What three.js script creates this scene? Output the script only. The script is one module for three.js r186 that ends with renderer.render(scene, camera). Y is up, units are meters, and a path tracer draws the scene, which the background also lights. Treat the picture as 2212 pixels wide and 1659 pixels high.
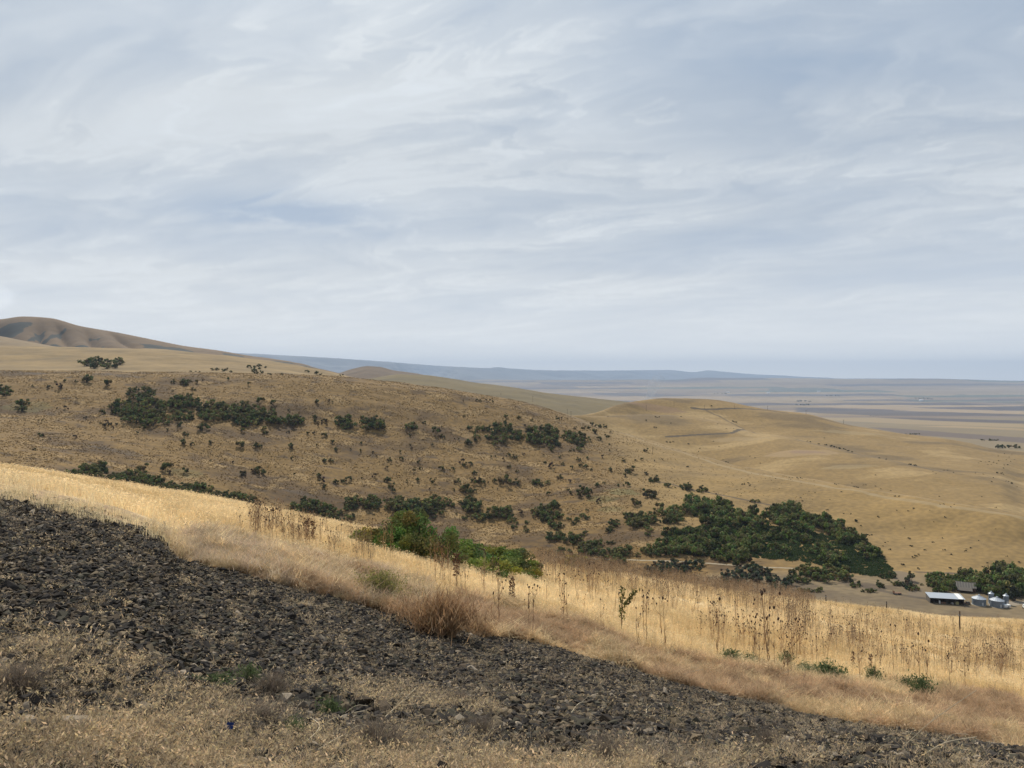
import * as THREE from 'three';
import { ConvexGeometry } from 'three/addons/geometries/ConvexGeometry.js';
import { mergeGeometries } from 'three/addons/utils/BufferGeometryUtils.js';

// ---------------------------------------------------------------- camera, sky, sun, exposure
const scene = new THREE.Scene();
const camera = new THREE.PerspectiveCamera(53.13, 4 / 3, 0.1, 80000);
camera.position.set(0, 0, 0); camera.lookAt(0, 0, -1);
const renderer = new THREE.WebGLRenderer({ antialias: true });
renderer.setSize(1024, 768);
renderer.toneMapping = THREE.LinearToneMapping;
renderer.toneMappingExposure = 1.0;
renderer.shadowMap.enabled = true;

const SUN_AZ = -20 * Math.PI / 180, SUN_EL = 47 * Math.PI / 180;
const sunDir = new THREE.Vector3(Math.sin(SUN_AZ) * Math.cos(SUN_EL), Math.sin(SUN_EL), -Math.cos(SUN_AZ) * Math.cos(SUN_EL));
const sun = new THREE.DirectionalLight(new THREE.Color().setRGB(1.0, 0.93, 0.80), 5.0);
sun.position.copy(sunDir).multiplyScalar(2000);
sun.target.position.set(0, 0, 0);
sun.castShadow = true;
sun.shadow.radius = 1.6;
sun.shadow.mapSize.set(4096, 4096);
Object.assign(sun.shadow.camera, { left: -1200, right: 1200, top: 1200, bottom: -1200, near: 10, far: 5000 });
scene.add(sun, sun.target);

// ---------------------------------------------------------------- random numbers and noise
function mulberry(a) { return () => { a |= 0; a = a + 0x6D2B79F5 | 0; let t = Math.imul(a ^ a >>> 15, 1 | a); t = t + Math.imul(t ^ t >>> 7, 61 | t) ^ t; return ((t ^ t >>> 14) >>> 0) / 4294967296; }; }
let rnd = mulberry(7);
const rr = (a, b) => a + (b - a) * rnd();
const pick = a => a[Math.floor(rnd() * a.length)];
const PERM = new Uint8Array(512), GX = new Float32Array(256), GY = new Float32Array(256);
{ const r = mulberry(99); const p = [...Array(256).keys()]; for (let i = 255; i > 0; i--) { const j = Math.floor(r() * (i + 1)); [p[i], p[j]] = [p[j], p[i]]; }
  for (let i = 0; i < 512; i++) PERM[i] = p[i & 255];
  for (let i = 0; i < 256; i++) { const a = r() * 6.2832; GX[i] = Math.cos(a); GY[i] = Math.sin(a); } }
function noise(x, y) {                                                 // gradient noise, about -0.7 .. 0.7
  const xi = Math.floor(x), yi = Math.floor(y), fx = x - xi, fy = y - yi, X = xi & 255, Y = yi & 255;
  const u = fx * fx * fx * (fx * (fx * 6 - 15) + 10), v = fy * fy * fy * (fy * (fy * 6 - 15) + 10);
  const a = PERM[PERM[X] + Y], b = PERM[PERM[X + 1] + Y], c = PERM[PERM[X] + Y + 1], d = PERM[PERM[X + 1] + Y + 1];
  const n0 = GX[a] * fx + GY[a] * fy, n1 = GX[b] * (fx - 1) + GY[b] * fy, n2 = GX[c] * fx + GY[c] * (fy - 1), n3 = GX[d] * (fx - 1) + GY[d] * (fy - 1);
  return n0 + u * (n1 - n0) + v * (n2 - n0 + u * (n0 - n1 - n2 + n3));
}
function fbm(x, y, o) { let s = 0, a = 1; for (let i = 0; i < o; i++) { s += a * noise(x, y); x = x * 2.03 + 17.1; y = y * 2.03 + 5.7; a *= 0.5; } return s; }
const clamp = (x, a = 0, b = 1) => Math.min(b, Math.max(a, x));
const smooth = (a, b, x) => { const t = clamp((x - a) / (b - a)); return t * t * (3 - 2 * t); };
const mix = (a, b, t) => a + (b - a) * t;

// ---------------------------------------------------------------- the sky: thin high cloud, brightest round the veiled sun
{
  const w = 4096, h = 2048, data = new Float32Array(w * h * 4);
  for (let j = 0; j < h; j++) {
    const el = ((j + 0.5) / h - 0.5) * Math.PI, y = Math.sin(el), c = Math.cos(el);
    for (let i = 0; i < w; i++) {
      const az = ((i + 0.5) / w - 0.5) * 2 * Math.PI, k = (j * w + i) * 4;
      const x = Math.cos(az) * c, z = Math.sin(az) * c;
      if (y < -0.03) { data[k] = 0.30; data[k + 1] = 0.26; data[k + 2] = 0.19; data[k + 3] = 1; continue; }
      const yy = Math.max(y, 0);
      const q = 1 / (yy + 0.10), px = x * q, pz = z * q;
      const wx = 0.28 * fbm(px * 0.55 + 3.1, pz * 0.55, 2), wz = 0.28 * fbm(px * 0.55 - 8.3, pz * 0.55 + 4.4, 2);
      const ax = px * 0.90 + pz * 0.44 + wx, az2 = -px * 0.44 + pz * 0.90 + wz;
      const broad = fbm(px * 0.45 + 11.3, pz * 0.62 + 2.9, 4);
      const streak = fbm(ax * 0.8 + 40, az2 * 1.5 + 9, 6);
      const fine = fbm(ax * 3.4 + 2.5 * streak + 5, az2 * 5.2 + 31 + 1.5 * broad, 7);
      const rib = 1 - Math.abs(fbm(ax * 1.1 + 1.2 * streak + 71, az2 * 2.6 + 13 + 0.8 * fine, 6)) * 1.9, wisp = Math.pow(clamp(rib), 4) * smooth(-0.25, 0.3, streak + 0.6 * broad);
      const ang = Math.acos(clamp(x * sunDir.x + y * sunDir.y + z * sunDir.z, -1, 1));
      const glow = Math.exp(-Math.pow(ang / 0.46, 2)), wide = Math.exp(-ang / 0.75);
      const low = Math.exp(-yy / 0.085), east = x;
      let cover = 0.46 + 0.62 * broad + 0.42 * streak + 0.22 * fine + 0.20 * wisp + 0.26 * wide - 0.20 * east;
      cover -= 0.75 * Math.exp(-(((Math.atan2(x, -z) + 0.30) / 0.11) ** 2) - (((el - 0.212 - 0.02 * fine) / 0.016) ** 2));
      cover = clamp(mix(clamp(cover), 0.85, low * 0.85));
      const bR = mix(0.300, 0.56, low), bG = mix(0.405, 0.61, low), bB = mix(0.560, 0.65, low);
      const lum = mix(1.0 + 0.10 * streak + 0.10 * fine + 0.07 * wisp, 1.0, low);
      const cR = (0.525 + 0.13 * wide) * lum, cG = (0.575 + 0.125 * wide) * lum, cB = (0.628 + 0.11 * wide) * lum;
      const cu = smooth(0.35, 0.8, Math.exp(-(((Math.atan2(x, -z) + 0.60) / 0.045) ** 2) - (((el - 0.092) / 0.016) ** 2)) + 0.55 * fbm(az * 26, el * 40, 4)) * smooth(0.14, 0.09, el) * smooth(-0.50, -0.57, Math.atan2(x, -z)) * smooth(-0.9, -0.7, Math.atan2(x, -z)) * 0.13;
      data[k] = cu + mix(bR, cR, cover) + 0.28 * glow + 1.05 * low; data[k + 1] = cu + mix(bG, cG, cover) + 0.27 * glow + 0.94 * low; data[k + 2] = cu + mix(bB, cB, cover) + 0.24 * glow + 0.74 * low; data[k + 3] = 1;
    }
  }
  const t = new THREE.DataTexture(data, w, h, THREE.RGBAFormat, THREE.FloatType);
  t.mapping = THREE.EquirectangularReflectionMapping; t.magFilter = THREE.LinearFilter; t.minFilter = THREE.LinearFilter; t.needsUpdate = true;
  scene.background = t; scene.environment = t;
}
scene.fog = new THREE.FogExp2(new THREE.Color().setRGB(0.57, 0.735, 1.0), 3.7e-5);

// ---------------------------------------------------------------- helpers
const names = {};
function numbered(n) { const k = names[n] = (names[n] ?? -1) + 1; return k ? `${n}_${String(k).padStart(3, '0')}` : n; }
function shade(o) { o.traverse(m => { if (m.isMesh) { m.castShadow = true; m.receiveShadow = true; } }); return o; }
function tag(o, label, category, group, kind) {
  if (label) o.userData.label = label; if (category) o.userData.category = category;
  if (group) o.userData.group = group; if (kind) o.userData.kind = kind; return o;
}
function mesh(name, geo, mat, parent) { const m = new THREE.Mesh(geo, mat); m.name = name; m.castShadow = m.receiveShadow = true; if (parent) parent.add(m); return m; }
function thing(name, label, category, group) { const g = new THREE.Group(); g.name = numbered(name); scene.add(g); tag(g, label, category, group); return g; }
const rgb = (r, g, b) => new THREE.Color().setRGB(r, g, b);
const mat = (r, g, b, rough = 0.9, extra = {}) => new THREE.MeshStandardMaterial({ color: rgb(r, g, b), roughness: rough, side: THREE.DoubleSide, ...extra });
const leafMat = (tr = 0.35) => new THREE.MeshPhysicalMaterial({ color: 0xffffff, vertexColors: true, roughness: 1, transmission: tr, thickness: 0, side: THREE.DoubleSide, specularIntensity: 0.3 });

// monotone cubic interpolation
function pchip(xs, ys) {
  const n = xs.length, m = new Array(n), s = [];
  for (let i = 0; i < n - 1; i++) s.push((ys[i + 1] - ys[i]) / (xs[i + 1] - xs[i]));
  m[0] = s[0]; m[n - 1] = s[n - 2];
  for (let i = 1; i < n - 1; i++) m[i] = s[i - 1] * s[i] <= 0 ? 0 : 2 * s[i - 1] * s[i] / (s[i - 1] + s[i]);
  return x => {
    let i = 0; if (x <= xs[0]) return ys[0] + m[0] * (x - xs[0]); if (x >= xs[n - 1]) return ys[n - 1] + m[n - 1] * (x - xs[n - 1]);
    while (x > xs[i + 1]) i++;
    const h = xs[i + 1] - xs[i], t = (x - xs[i]) / h, t2 = t * t, t3 = t2 * t;
    return (2 * t3 - 3 * t2 + 1) * ys[i] + (t3 - 2 * t2 + t) * h * m[i] + (3 * t2 - 2 * t3) * ys[i + 1] + (t3 - t2) * h * m[i + 1];
  };
}
// survey bearings: BX and BY are the tangents of bearing and dip, given on a survey sheet 2212 by 1659 units with 1659 units to the radius
const BX = px => (px - 1106) / 1659, BY = py => (py - 829.5) / 1659;
const contour = k => { const a = k.map(p => p[0]), fy = pchip(a, k.map(p => p[1])), fd = pchip(a, k.map(p => p[2])); return p => { const px = clamp(p, a[0], a[a.length - 1]), d = fd(px); return [d, -BY(fy(px)) * d]; }; };

// a terrain sheet: contour lines from near to far, heights between them by monotone cubics, plus relief
class Terrain {
  constructor(lines, px0, px1, cols, rows, relief = () => 0) { Object.assign(this, { lines, px0, px1, cols, rows, relief }); this.cache = new Map(); }
  profile(px) {
    const key = Math.round(px * 16); let p = this.cache.get(key); if (p) return p;
    const D = [], Y = []; for (const l of this.lines) { const [d, y] = l(px); D.push(d); Y.push(y); }
    for (let i = 1; i < D.length; i++) if (D[i] <= D[i - 1] + 0.01) D[i] = D[i - 1] + 0.01;
    p = { D, f: pchip(D, Y) }; this.cache.set(key, p); return p;
  }
  y(px, d) { return this.profile(px).f(d) + this.relief(BX(px) * d, d, px); }
  at(x, d) { const px = x / d * 1659 + 1106; return this.y(px, d); }           // height at world x, distance d
  hit(px, py, last = 0) {                                               // where the sight line meets the sheet
    const { D } = this.profile(px), ty = BY(py), d0 = D[0], d1 = D[D.length - 1 - last], n = 260; let a = d0;
    for (let i = 1; i <= n; i++) {
      const b = d0 * Math.pow(d1 / d0, i / n);
      if (this.y(px, b) >= -ty * b) {
        let lo = a, hi = b; for (let k = 0; k < 24; k++) { const m = (lo + hi) / 2; if (this.y(px, m) >= -ty * m) hi = m; else lo = m; }
        return new THREE.Vector3(BX(px) * hi, this.y(px, hi), -hi);
      }
      a = b;
    }
    return null;
  }
  geometry() {
    const { cols, px0, px1 } = this, segs = this.lines.length - 1, rows = Array.isArray(this.rows) ? this.rows : Array(segs).fill(this.rows);
    const R = rows.reduce((a, b) => a + b, 0) + 1, pos = new Float32Array((cols + 1) * R * 3), uv = new Float32Array((cols + 1) * R * 2), idx = [];
    const bb = [1e9, -1e9, 1e9, -1e9];
    for (let i = 0; i <= cols; i++) {
      const px = px0 + (px1 - px0) * i / cols, { D } = this.profile(px); let r = 0;
      for (let s = 0; s < segs; s++) for (let k = 0; k < rows[s] + (s === segs - 1 ? 1 : 0); k++, r++) {
        const d = D[s] * Math.pow(D[s + 1] / D[s], k / rows[s]), x = BX(px) * d, o = (i * R + r) * 3;
        pos[o] = x; pos[o + 1] = this.y(px, d); pos[o + 2] = -d;
        bb[0] = Math.min(bb[0], x); bb[1] = Math.max(bb[1], x); bb[2] = Math.min(bb[2], -d); bb[3] = Math.max(bb[3], -d);
      }
    }
    this.bb = bb;
    for (let k = 0; k < (cols + 1) * R; k++) { uv[k * 2] = (pos[k * 3] - bb[0]) / (bb[1] - bb[0]); uv[k * 2 + 1] = (pos[k * 3 + 2] - bb[2]) / (bb[3] - bb[2]); }
    for (let i = 0; i < cols; i++) for (let r = 0; r < R - 1; r++) { const a = i * R + r, b = a + R; idx.push(a, b, a + 1, b, b + 1, a + 1); }
    const g = new THREE.BufferGeometry(); g.setAttribute('position', new THREE.BufferAttribute(pos, 3)); g.setAttribute('uv', new THREE.BufferAttribute(uv, 2)); g.setIndex(idx); g.computeVertexNormals();
    return g;
  }
}
// colour of the ground, painted from above on a world-plan canvas (linear colours)
class Plan {
  constructor(bb, w, h) { this.bb = bb; this.w = w; this.h = h; this.c = new Float32Array(w * h * 3); this.sx = (bb[1] - bb[0]) / w; this.sz = (bb[3] - bb[2]) / h; }
  fill(fn) { const o = [0, 0, 0]; for (let j = 0; j < this.h; j++) for (let i = 0; i < this.w; i++) { fn(this.bb[0] + (i + 0.5) * this.sx, -(this.bb[2] + (j + 0.5) * this.sz), o); const k = (j * this.w + i) * 3; this.c[k] = o[0]; this.c[k + 1] = o[1]; this.c[k + 2] = o[2]; } return this; }
  px(i, j, col, a) { if (i < 0 || j < 0 || i >= this.w || j >= this.h || a <= 0) return; const k = (j * this.w + i) * 3; for (let n = 0; n < 3; n++) this.c[k + n] = mix(this.c[k + n], col[n], a); }
  blob(x, d, rx, rz, col, a, rough = 0.5) {
    const m = 1 + rough, i0 = Math.floor((x - rx * m - this.bb[0]) / this.sx), i1 = Math.ceil((x + rx * m - this.bb[0]) / this.sx), j0 = Math.floor((-d - rz * m - this.bb[2]) / this.sz), j1 = Math.ceil((-d + rz * m - this.bb[2]) / this.sz);
    for (let j = Math.max(0, j0); j <= Math.min(this.h - 1, j1); j++) for (let i = Math.max(0, i0); i <= Math.min(this.w - 1, i1); i++) {
      const X = this.bb[0] + (i + 0.5) * this.sx, Z = -(this.bb[2] + (j + 0.5) * this.sz), r = Math.hypot((X - x) / rx, (Z - d) / rz) + rough * fbm(X / rx * 1.5, Z / rz * 1.5, 4);
      this.px(i, j, col, a * smooth(1.05, 0.75, r));
    }
  }
  line(pts, width, col, a) {
    for (let s = 0; s < pts.length - 1; s++) {
      const p = pts[s], q = pts[s + 1], dx = q.x - p.x, dz = q.z - p.z, L2 = dx * dx + dz * dz;
      const i0 = Math.floor((Math.min(p.x, q.x) - width * 2 - this.bb[0]) / this.sx), i1 = Math.ceil((Math.max(p.x, q.x) + width * 2 - this.bb[0]) / this.sx), j0 = Math.floor((Math.min(p.z, q.z) - width * 2 - this.bb[2]) / this.sz), j1 = Math.ceil((Math.max(p.z, q.z) + width * 2 - this.bb[2]) / this.sz);
      for (let j = Math.max(0, j0); j <= Math.min(this.h - 1, j1); j++) for (let i = Math.max(0, i0); i <= Math.min(this.w - 1, i1); i++) {
        const X = this.bb[0] + (i + 0.5) * this.sx, Z = this.bb[2] + (j + 0.5) * this.sz, t = clamp(((X - p.x) * dx + (Z - p.z) * dz) / L2);
        const r = Math.hypot(X - p.x - dx * t, Z - p.z - dz * t) / width + 0.45 * noise(X / width / 2, Z / width / 2);
        this.px(i, j, col, a * smooth(1.0, 0.6, r));
      }
    }
  }
  poly(pts, col, a, edge = 0) {
    const xs = pts.map(p => p.x), zs = pts.map(p => p.z);
    const i0 = Math.max(0, Math.floor((Math.min(...xs) - edge - this.bb[0]) / this.sx)), i1 = Math.min(this.w - 1, Math.ceil((Math.max(...xs) + edge - this.bb[0]) / this.sx)), j0 = Math.max(0, Math.floor((Math.min(...zs) - edge - this.bb[2]) / this.sz)), j1 = Math.min(this.h - 1, Math.ceil((Math.max(...zs) + edge - this.bb[2]) / this.sz));
    for (let j = j0; j <= j1; j++) for (let i = i0; i <= i1; i++) {
      let X = this.bb[0] + (i + 0.5) * this.sx, Z = this.bb[2] + (j + 0.5) * this.sz; if (edge) { const e = edge * fbm(X / edge / 3, Z / edge / 3, 3), f = edge * fbm(X / edge / 3 + 50, Z / edge / 3, 3); X += e; Z += f; }
      let inside = false; for (let p = 0, q = pts.length - 1; p < pts.length; q = p++) if ((zs[p] > Z) !== (zs[q] > Z) && X < (xs[q] - xs[p]) * (Z - zs[p]) / (zs[q] - zs[p]) + xs[p]) inside = !inside;
      if (inside) this.px(i, j, col, a);
    }
  }
  texture() {
    const n = this.w * this.h, d = new Uint8Array(n * 4);
    for (let k = 0; k < n; k++) { for (let q = 0; q < 3; q++) { const l = clamp(this.c[k * 3 + q]); d[k * 4 + q] = 255 * (l <= 0.0031308 ? 12.92 * l : 1.055 * Math.pow(l, 1 / 2.4) - 0.055) + 0.5; } d[k * 4 + 3] = 255; }
    const t = new THREE.DataTexture(d, this.w, this.h, THREE.RGBAFormat); t.colorSpace = THREE.SRGBColorSpace; t.magFilter = THREE.LinearFilter; t.needsUpdate = true; return t;
  }
}
function land(name, terrain, label, w, h, colour, features, parent) {
  const g = terrain.geometry(), p = new Plan(terrain.bb, w, h).fill(colour); if (features) features(p);
  const m = mesh(numbered(name), g, new THREE.MeshStandardMaterial({ map: p.texture(), roughness: 1, side: THREE.DoubleSide }), scene);
  tag(m, label, name.split('_').pop(), null, 'structure'); return m;
}
const along = (terrain, pts) => pts.map(([a, b]) => terrain.hit(a, b)).filter(Boolean);

// ---------------------------------------------------------------- the lie of the land
const behind = (line, dd, drop) => px => { const [d, y] = line(px); return [d + dd, y * (d + dd) / d - drop]; };
// near slope: the gravel bank and the straw field down to where it falls away
const bankFoot = contour([[-700, 995, 15], [-450, 1010, 14], [0, 1075, 13], [180, 1110, 13], [340, 1160, 13], [390, 1212, 12.8], [550, 1250, 13.5], [750, 1300, 14.5], [900, 1345, 15], [1200, 1400, 16.5], [1500, 1490, 16], [1700, 1530, 16], [1850, 1560, 15.5], [2080, 1600, 15], [2212, 1640, 14], [2700, 1760, 12], [3000, 1830, 11]]);
const fieldMid = contour([[-700, 970, 24], [-450, 985, 22], [0, 1040, 20], [340, 1110, 21], [750, 1205, 22], [1200, 1320, 24], [1500, 1400, 24], [1850, 1450, 25], [2212, 1500, 24], [2700, 1600, 22], [3000, 1680, 20]]);
const fieldBrow = contour([[-700, 965, 38], [-450, 980, 38], [0, 1022, 40], [200, 1048, 45], [400, 1080, 50], [600, 1116, 52], [760, 1148, 54], [1000, 1196, 55], [1200, 1230, 58], [1400, 1258, 60], [1600, 1288, 66], [1700, 1300, 70], [1900, 1324, 80], [2050, 1343, 85], [2212, 1352, 90], [2700, 1410, 95], [3000, 1440, 95]]);
const valleyNear = contour([[-700, 1020, 480], [-450, 1025, 480], [0, 1036, 495], [400, 1092, 535], [800, 1180, 538], [1100, 1234, 512], [1400, 1262, 475], [1600, 1294, 428], [1900, 1336, 388], [2212, 1364, 368], [2700, 1410, 340], [3000, 1440, 325]]);
const valleyDip = px => { const [d, y] = valleyNear(px); return [d * 0.55, y * 0.55 - 14]; };
const nearRelief = (x, d) => { const e = smooth(6, 20, d); return 0.05 * fbm(x * 1.1, d * 1.1, 3) + 0.16 * e * fbm(x * 0.25 + 9, d * 0.25, 3); };
const near = new Terrain([px => [1.0, -1.62], contour([[-700, 1560, 3.2], [0, 1659, 4.2], [1106, 1659, 5.0], [2212, 1659, 5.8], [3000, 1700, 5.8]]), bankFoot, fieldMid, fieldBrow, behind(fieldBrow, 30, 6)], -700, 2900, 540, [20, 60, 60, 70, 20], nearRelief);
const drop = new Terrain([behind(fieldBrow, 28, 5.8), valleyDip], -1000, 3200, 70, [12]);
const nearHit = near.hit.bind(near); near.hit = (px, py, last) => { for (let q = 0; q < 60; q += 2) { const h = nearHit(px, py + q, last); if (h) return h; } return null; };
const edgeD = px => bankFoot(px)[0];

// the brown hillside across the valley, the valley floor and the spur that runs down to the right
const hillFoot = contour([[-700, 950, 560], [-450, 960, 560], [0, 985, 560], [400, 1050, 590], [800, 1140, 580], [1100, 1195, 555], [1400, 1215, 515], [1600, 1222, 495], [1900, 1250, 470], [2212, 1247, 476], [2700, 1250, 470], [3000, 1250, 470]]);
const hillMid = contour([[-700, 875, 720], [-450, 880, 720], [0, 900, 720], [400, 920, 740], [800, 960, 760], [1100, 1000, 760], [1300, 1060, 680], [1500, 1110, 620], [1700, 1130, 600], [1935, 1160, 570], [2212, 1180, 530], [2700, 1200, 520], [3000, 1205, 520]]);
const hillRidge = contour([[-700, 792, 880], [-450, 795, 880], [0, 801, 900], [300, 803, 930], [560, 806, 950], [700, 811, 950], [900, 831, 960], [1050, 853, 960], [1150, 873, 980], [1231, 897, 1000], [1318, 928, 980], [1394, 948, 950], [1531, 991, 880], [1659, 1021, 780], [1784, 1043, 720], [1884, 1061, 680], [2034, 1086, 620], [2212, 1113, 572], [2700, 1170, 555], [3000, 1180, 550]]);
const hillRelief = (x, d, px) => { const s = smooth(430, 560, d) * smooth(1020, 900, d); const b = smooth(1750, 1300, px); return s * (2.6 * fbm(x / 90, d / 60, 3) + b * (0.5 * fbm(x / 40, d / 18, 3))); };
const hill = new Terrain([valleyDip, valleyNear, hillFoot, hillMid, hillRidge, behind(hillRidge, 160, 30)], -1000, 3200, 720, [12, 60, 130, 110, 10], hillRelief);

// the rounded hill to the right behind the spur
const rLine = contour([[1000, 905, 1080], [1231, 899, 1060], [1331, 897, 1120], [1420, 896, 1150], [1494, 900, 1150], [1581, 918, 1120], [1626, 934, 1080], [1684, 942, 1040], [1771, 961, 980], [1834, 976, 940], [1899, 989, 900], [1971, 1004, 860], [2034, 1018, 830], [2159, 1038, 790], [2212, 1061, 770], [2700, 1120, 700], [3000, 1130, 690]]);
const rCrest = contour([[1000, 925, 1130], [1150, 915, 1130], [1231, 898.5, 1120], [1278, 893, 1150], [1331, 876, 1220], [1381, 866, 1260], [1443, 859.5, 1300], [1531, 863, 1320], [1659, 884, 1300], [1741, 894, 1270], [1834, 918, 1230], [1884, 926, 1210], [1959, 939, 1190], [2034, 946, 1170], [2159, 971, 1140], [2212, 977, 1130], [2700, 1040, 1050], [3000, 1060, 1030]]);
const rightHill = new Terrain([behind(hillRidge, 45, 9), rLine, px => { const [d, y] = rLine(px); return [d + 40, y - 40 * 0.085 - 0.5]; }, rCrest, behind(rCrest, 260, 60)], 1010, 3300, 480, [50, 16, 70, 12], (x, d) => 1.6 * fbm(x / 80, d / 60, 3));

// hills further off to the left
const lRidge = contour([[-700, 735, 1500], [-450, 742, 1500], [0, 748, 1500], [175, 751, 1500], [325, 755, 1500], [475, 767, 1500], [553, 777, 1480], [628, 786, 1450], [703, 801, 1420], [765, 817, 1400], [900, 850, 1400]]);
const leftHill = new Terrain([behind(hillRidge, 90, 12), contour([[-700, 780, 1220], [0, 785, 1220], [400, 790, 1220], [700, 818, 1220], [900, 862, 1220]]), lRidge, behind(lRidge, 200, 40)], -1300, 880, 360, [40, 50, 8], (x, d) => 2.2 * fbm(x / 110, d / 90, 3));
const eRidge = contour([[-700, 690, 2200], [-100, 716, 2200], [0, 727, 2200], [60, 738, 2200], [120, 749, 2200], [260, 775, 2200]]);
const footHill = new Terrain([contour([[-700, 790, 1750], [260, 800, 1750]]), eRidge, behind(eRidge, 300, 60)], -1300, 255, 130, [40, 8], (x, d) => 4 * fbm(x / 160, d / 120, 3));
const fRidge = contour([[-700, 705, 3000], [-300, 700, 3000], [0, 690, 3000], [50, 684, 3000], [105, 687, 3000], [175, 705, 3000], [250, 718, 3000], [325, 733, 3000], [400, 748, 3000], [475, 758, 3000], [525, 767, 2950], [603, 777, 2850], [678, 793, 2750], [728, 806, 2700], [820, 830, 2650]]);
const highHill = new Terrain([contour([[-700, 800, 2350], [820, 850, 2350]]), contour([[-700, 728, 2750], [0, 718, 2750], [175, 728, 2750], [325, 748, 2750], [475, 768, 2700], [603, 788, 2650], [820, 838, 2580]]), fRidge, behind(fRidge, 500, 120)], -1300, 810, 400, [60, 50, 8], (x, d, px) => {
  const s = smooth(2980, 2800, d) * smooth(2330, 2420, d), q = x * 0.80 + d * 0.60; return s * (-48 * Math.pow(1 - Math.abs(noise(q / 150, d / 900)) * 1.6, 3) * smooth(430, 150, px) + 5 * fbm(x / 140, d / 110, 3)); });
const gRidge = contour([[600, 830, 3800], [733, 806, 3800], [766, 796, 3800], [793, 790.5, 3800], [818, 792, 3800], [853, 801, 3800], [903, 807.5, 3800], [1000, 826, 3800]]);
const coneHill = new Terrain([contour([[600, 845, 3000], [1000, 845, 3000]]), gRidge, behind(gRidge, 600, 60)], 600, 1000, 120, [40, 8], (x, d) => 4 * fbm(x / 150, d / 150, 3));
const hRidge = contour([[650, 845, 2050], [740, 826, 2050], [803, 817, 2050], [866, 809.5, 2050], [916, 810, 2050], [978, 818, 2050], [1028, 827, 2050], [1106, 836, 2000], [1181, 848, 2000], [1256, 858, 1980], [1331, 866, 1960], [1363, 869, 1950], [1450, 885, 1950], [1600, 915, 1950]]);
const midHill = new Terrain([contour([[650, 875, 1350], [1000, 895, 1350], [1300, 920, 1350], [1600, 960, 1350]]), hRidge, behind(hRidge, 300, 50)], 650, 1600, 220, [50, 8], (x, d) => 2.5 * fbm(x / 120, d / 120, 3));

// the plain and the ranges beyond it
const plainFar = contour([[-700, 822, 24000], [1463, 820, 24000], [1506, 816.5, 24000], [1659, 817, 24000], [1834, 818.5, 24000], [2000, 818, 24000], [2212, 823, 24000], [3000, 826, 24000]]);
const flat = (d, y) => px => [d, y];
const plain = new Terrain([flat(1150, -132), flat(2000, -145), flat(4300, -210), flat(5500, -238)], -1400, 3700, 150, [20, 30, 12]);
const farPlain = new Terrain([flat(5450, -238), flat(8000, -270), flat(12000, -265), flat(16000, -190), flat(19500, -60), plainFar, behind(plainFar, 1500, 150)], -1400, 3700, 280, [20, 24, 24, 24, 24, 6], (x, d) => smooth(5500, 12000, d) * 22 * fbm(x / 1100, d / 800, 3));
const onPlain = (px, py) => plain.hit(px, py) || farPlain.hit(px, py);
const mRidge = contour([[-700, 740, 24600], [0, 752, 24600], [515, 763, 24600], [620, 768, 24600], [740, 775, 24900], [830, 781, 25500], [930, 789, 35100], [1000, 793, 29000], [1056, 795, 30700], [1075, 793, 31600], [1100, 796, 32100], [1200, 800, 35100], [1300, 800.5, 37700], [1400, 799.5, 39500], [1440, 799, 40000], [1500, 804, 40700], [1530, 800, 41100], [1560, 803, 41400], [1640, 809, 42100], [1700, 811.5, 42100], [1750, 815, 42100], [1850, 818, 42100], [1950, 818, 42100], [2212, 823, 42100], [3000, 826, 42100]]);
const range = new Terrain([px => [mRidge(px)[0] * 0.72, -90], px => [mRidge(px)[0] * 0.88, mRidge(px)[1] * 0.42], mRidge, behind(mRidge, 2000, 400)], -1400, 3700, 620, [30, 40, 6], (x, d, px) => { const s = smooth(0.72, 0.80, d / mRidge(px)[0]) * smooth(1.0, 0.93, d / mRidge(px)[0]); return s * 150 * fbm(x / 1500, d / 1200, 4) + 10 * noise(x / 260, 7); });

// ---------------------------------------------------------------- ground sheets
const col = (o, r, g, b) => { o[0] = r; o[1] = g; o[2] = b; };
const tint = (o, k) => { o[0] *= k; o[1] *= k; o[2] *= k; };
const blend = (o, r, g, b, t) => { o[0] = mix(o[0], r, t); o[1] = mix(o[1], g, t); o[2] = mix(o[2], b, t); };

const nearLand = land('roadside_ground', near, 'sloping roadside ground of dark soil and straw litter', 2048, 2048, (x, d, o) => {
  const px = x / Math.max(d, 1) * 1659 + 1106, e = d - edgeD(px) + 0.5 * fbm(x * 0.8, d * 0.8, 3);
  const n = fbm(x * 1.7, d * 1.7, 4), n2 = fbm(x * 0.12, d * 0.12, 3);
  col(o, 0.03, 0.025, 0.02); blend(o, 0.11, 0.083, 0.053, smooth(-0.1, 0.5, n + 0.4 * n2));
  if (e > -0.3) { const t = smooth(-0.3, 0.6, e); blend(o, 0.26, 0.17, 0.09, t); blend(o, 0.62, 0.48, 0.28, smooth(1.5, 5, e + n2 * 3)); }
  tint(o, 1 + 0.35 * n);
});
land('field_slope', drop, 'straw slope falling from the field brow to the valley', 256, 256, (x, d, o) => { col(o, 0.34, 0.25, 0.13); tint(o, 1 + 0.3 * fbm(x / 6, d / 6, 3)); });
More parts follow.
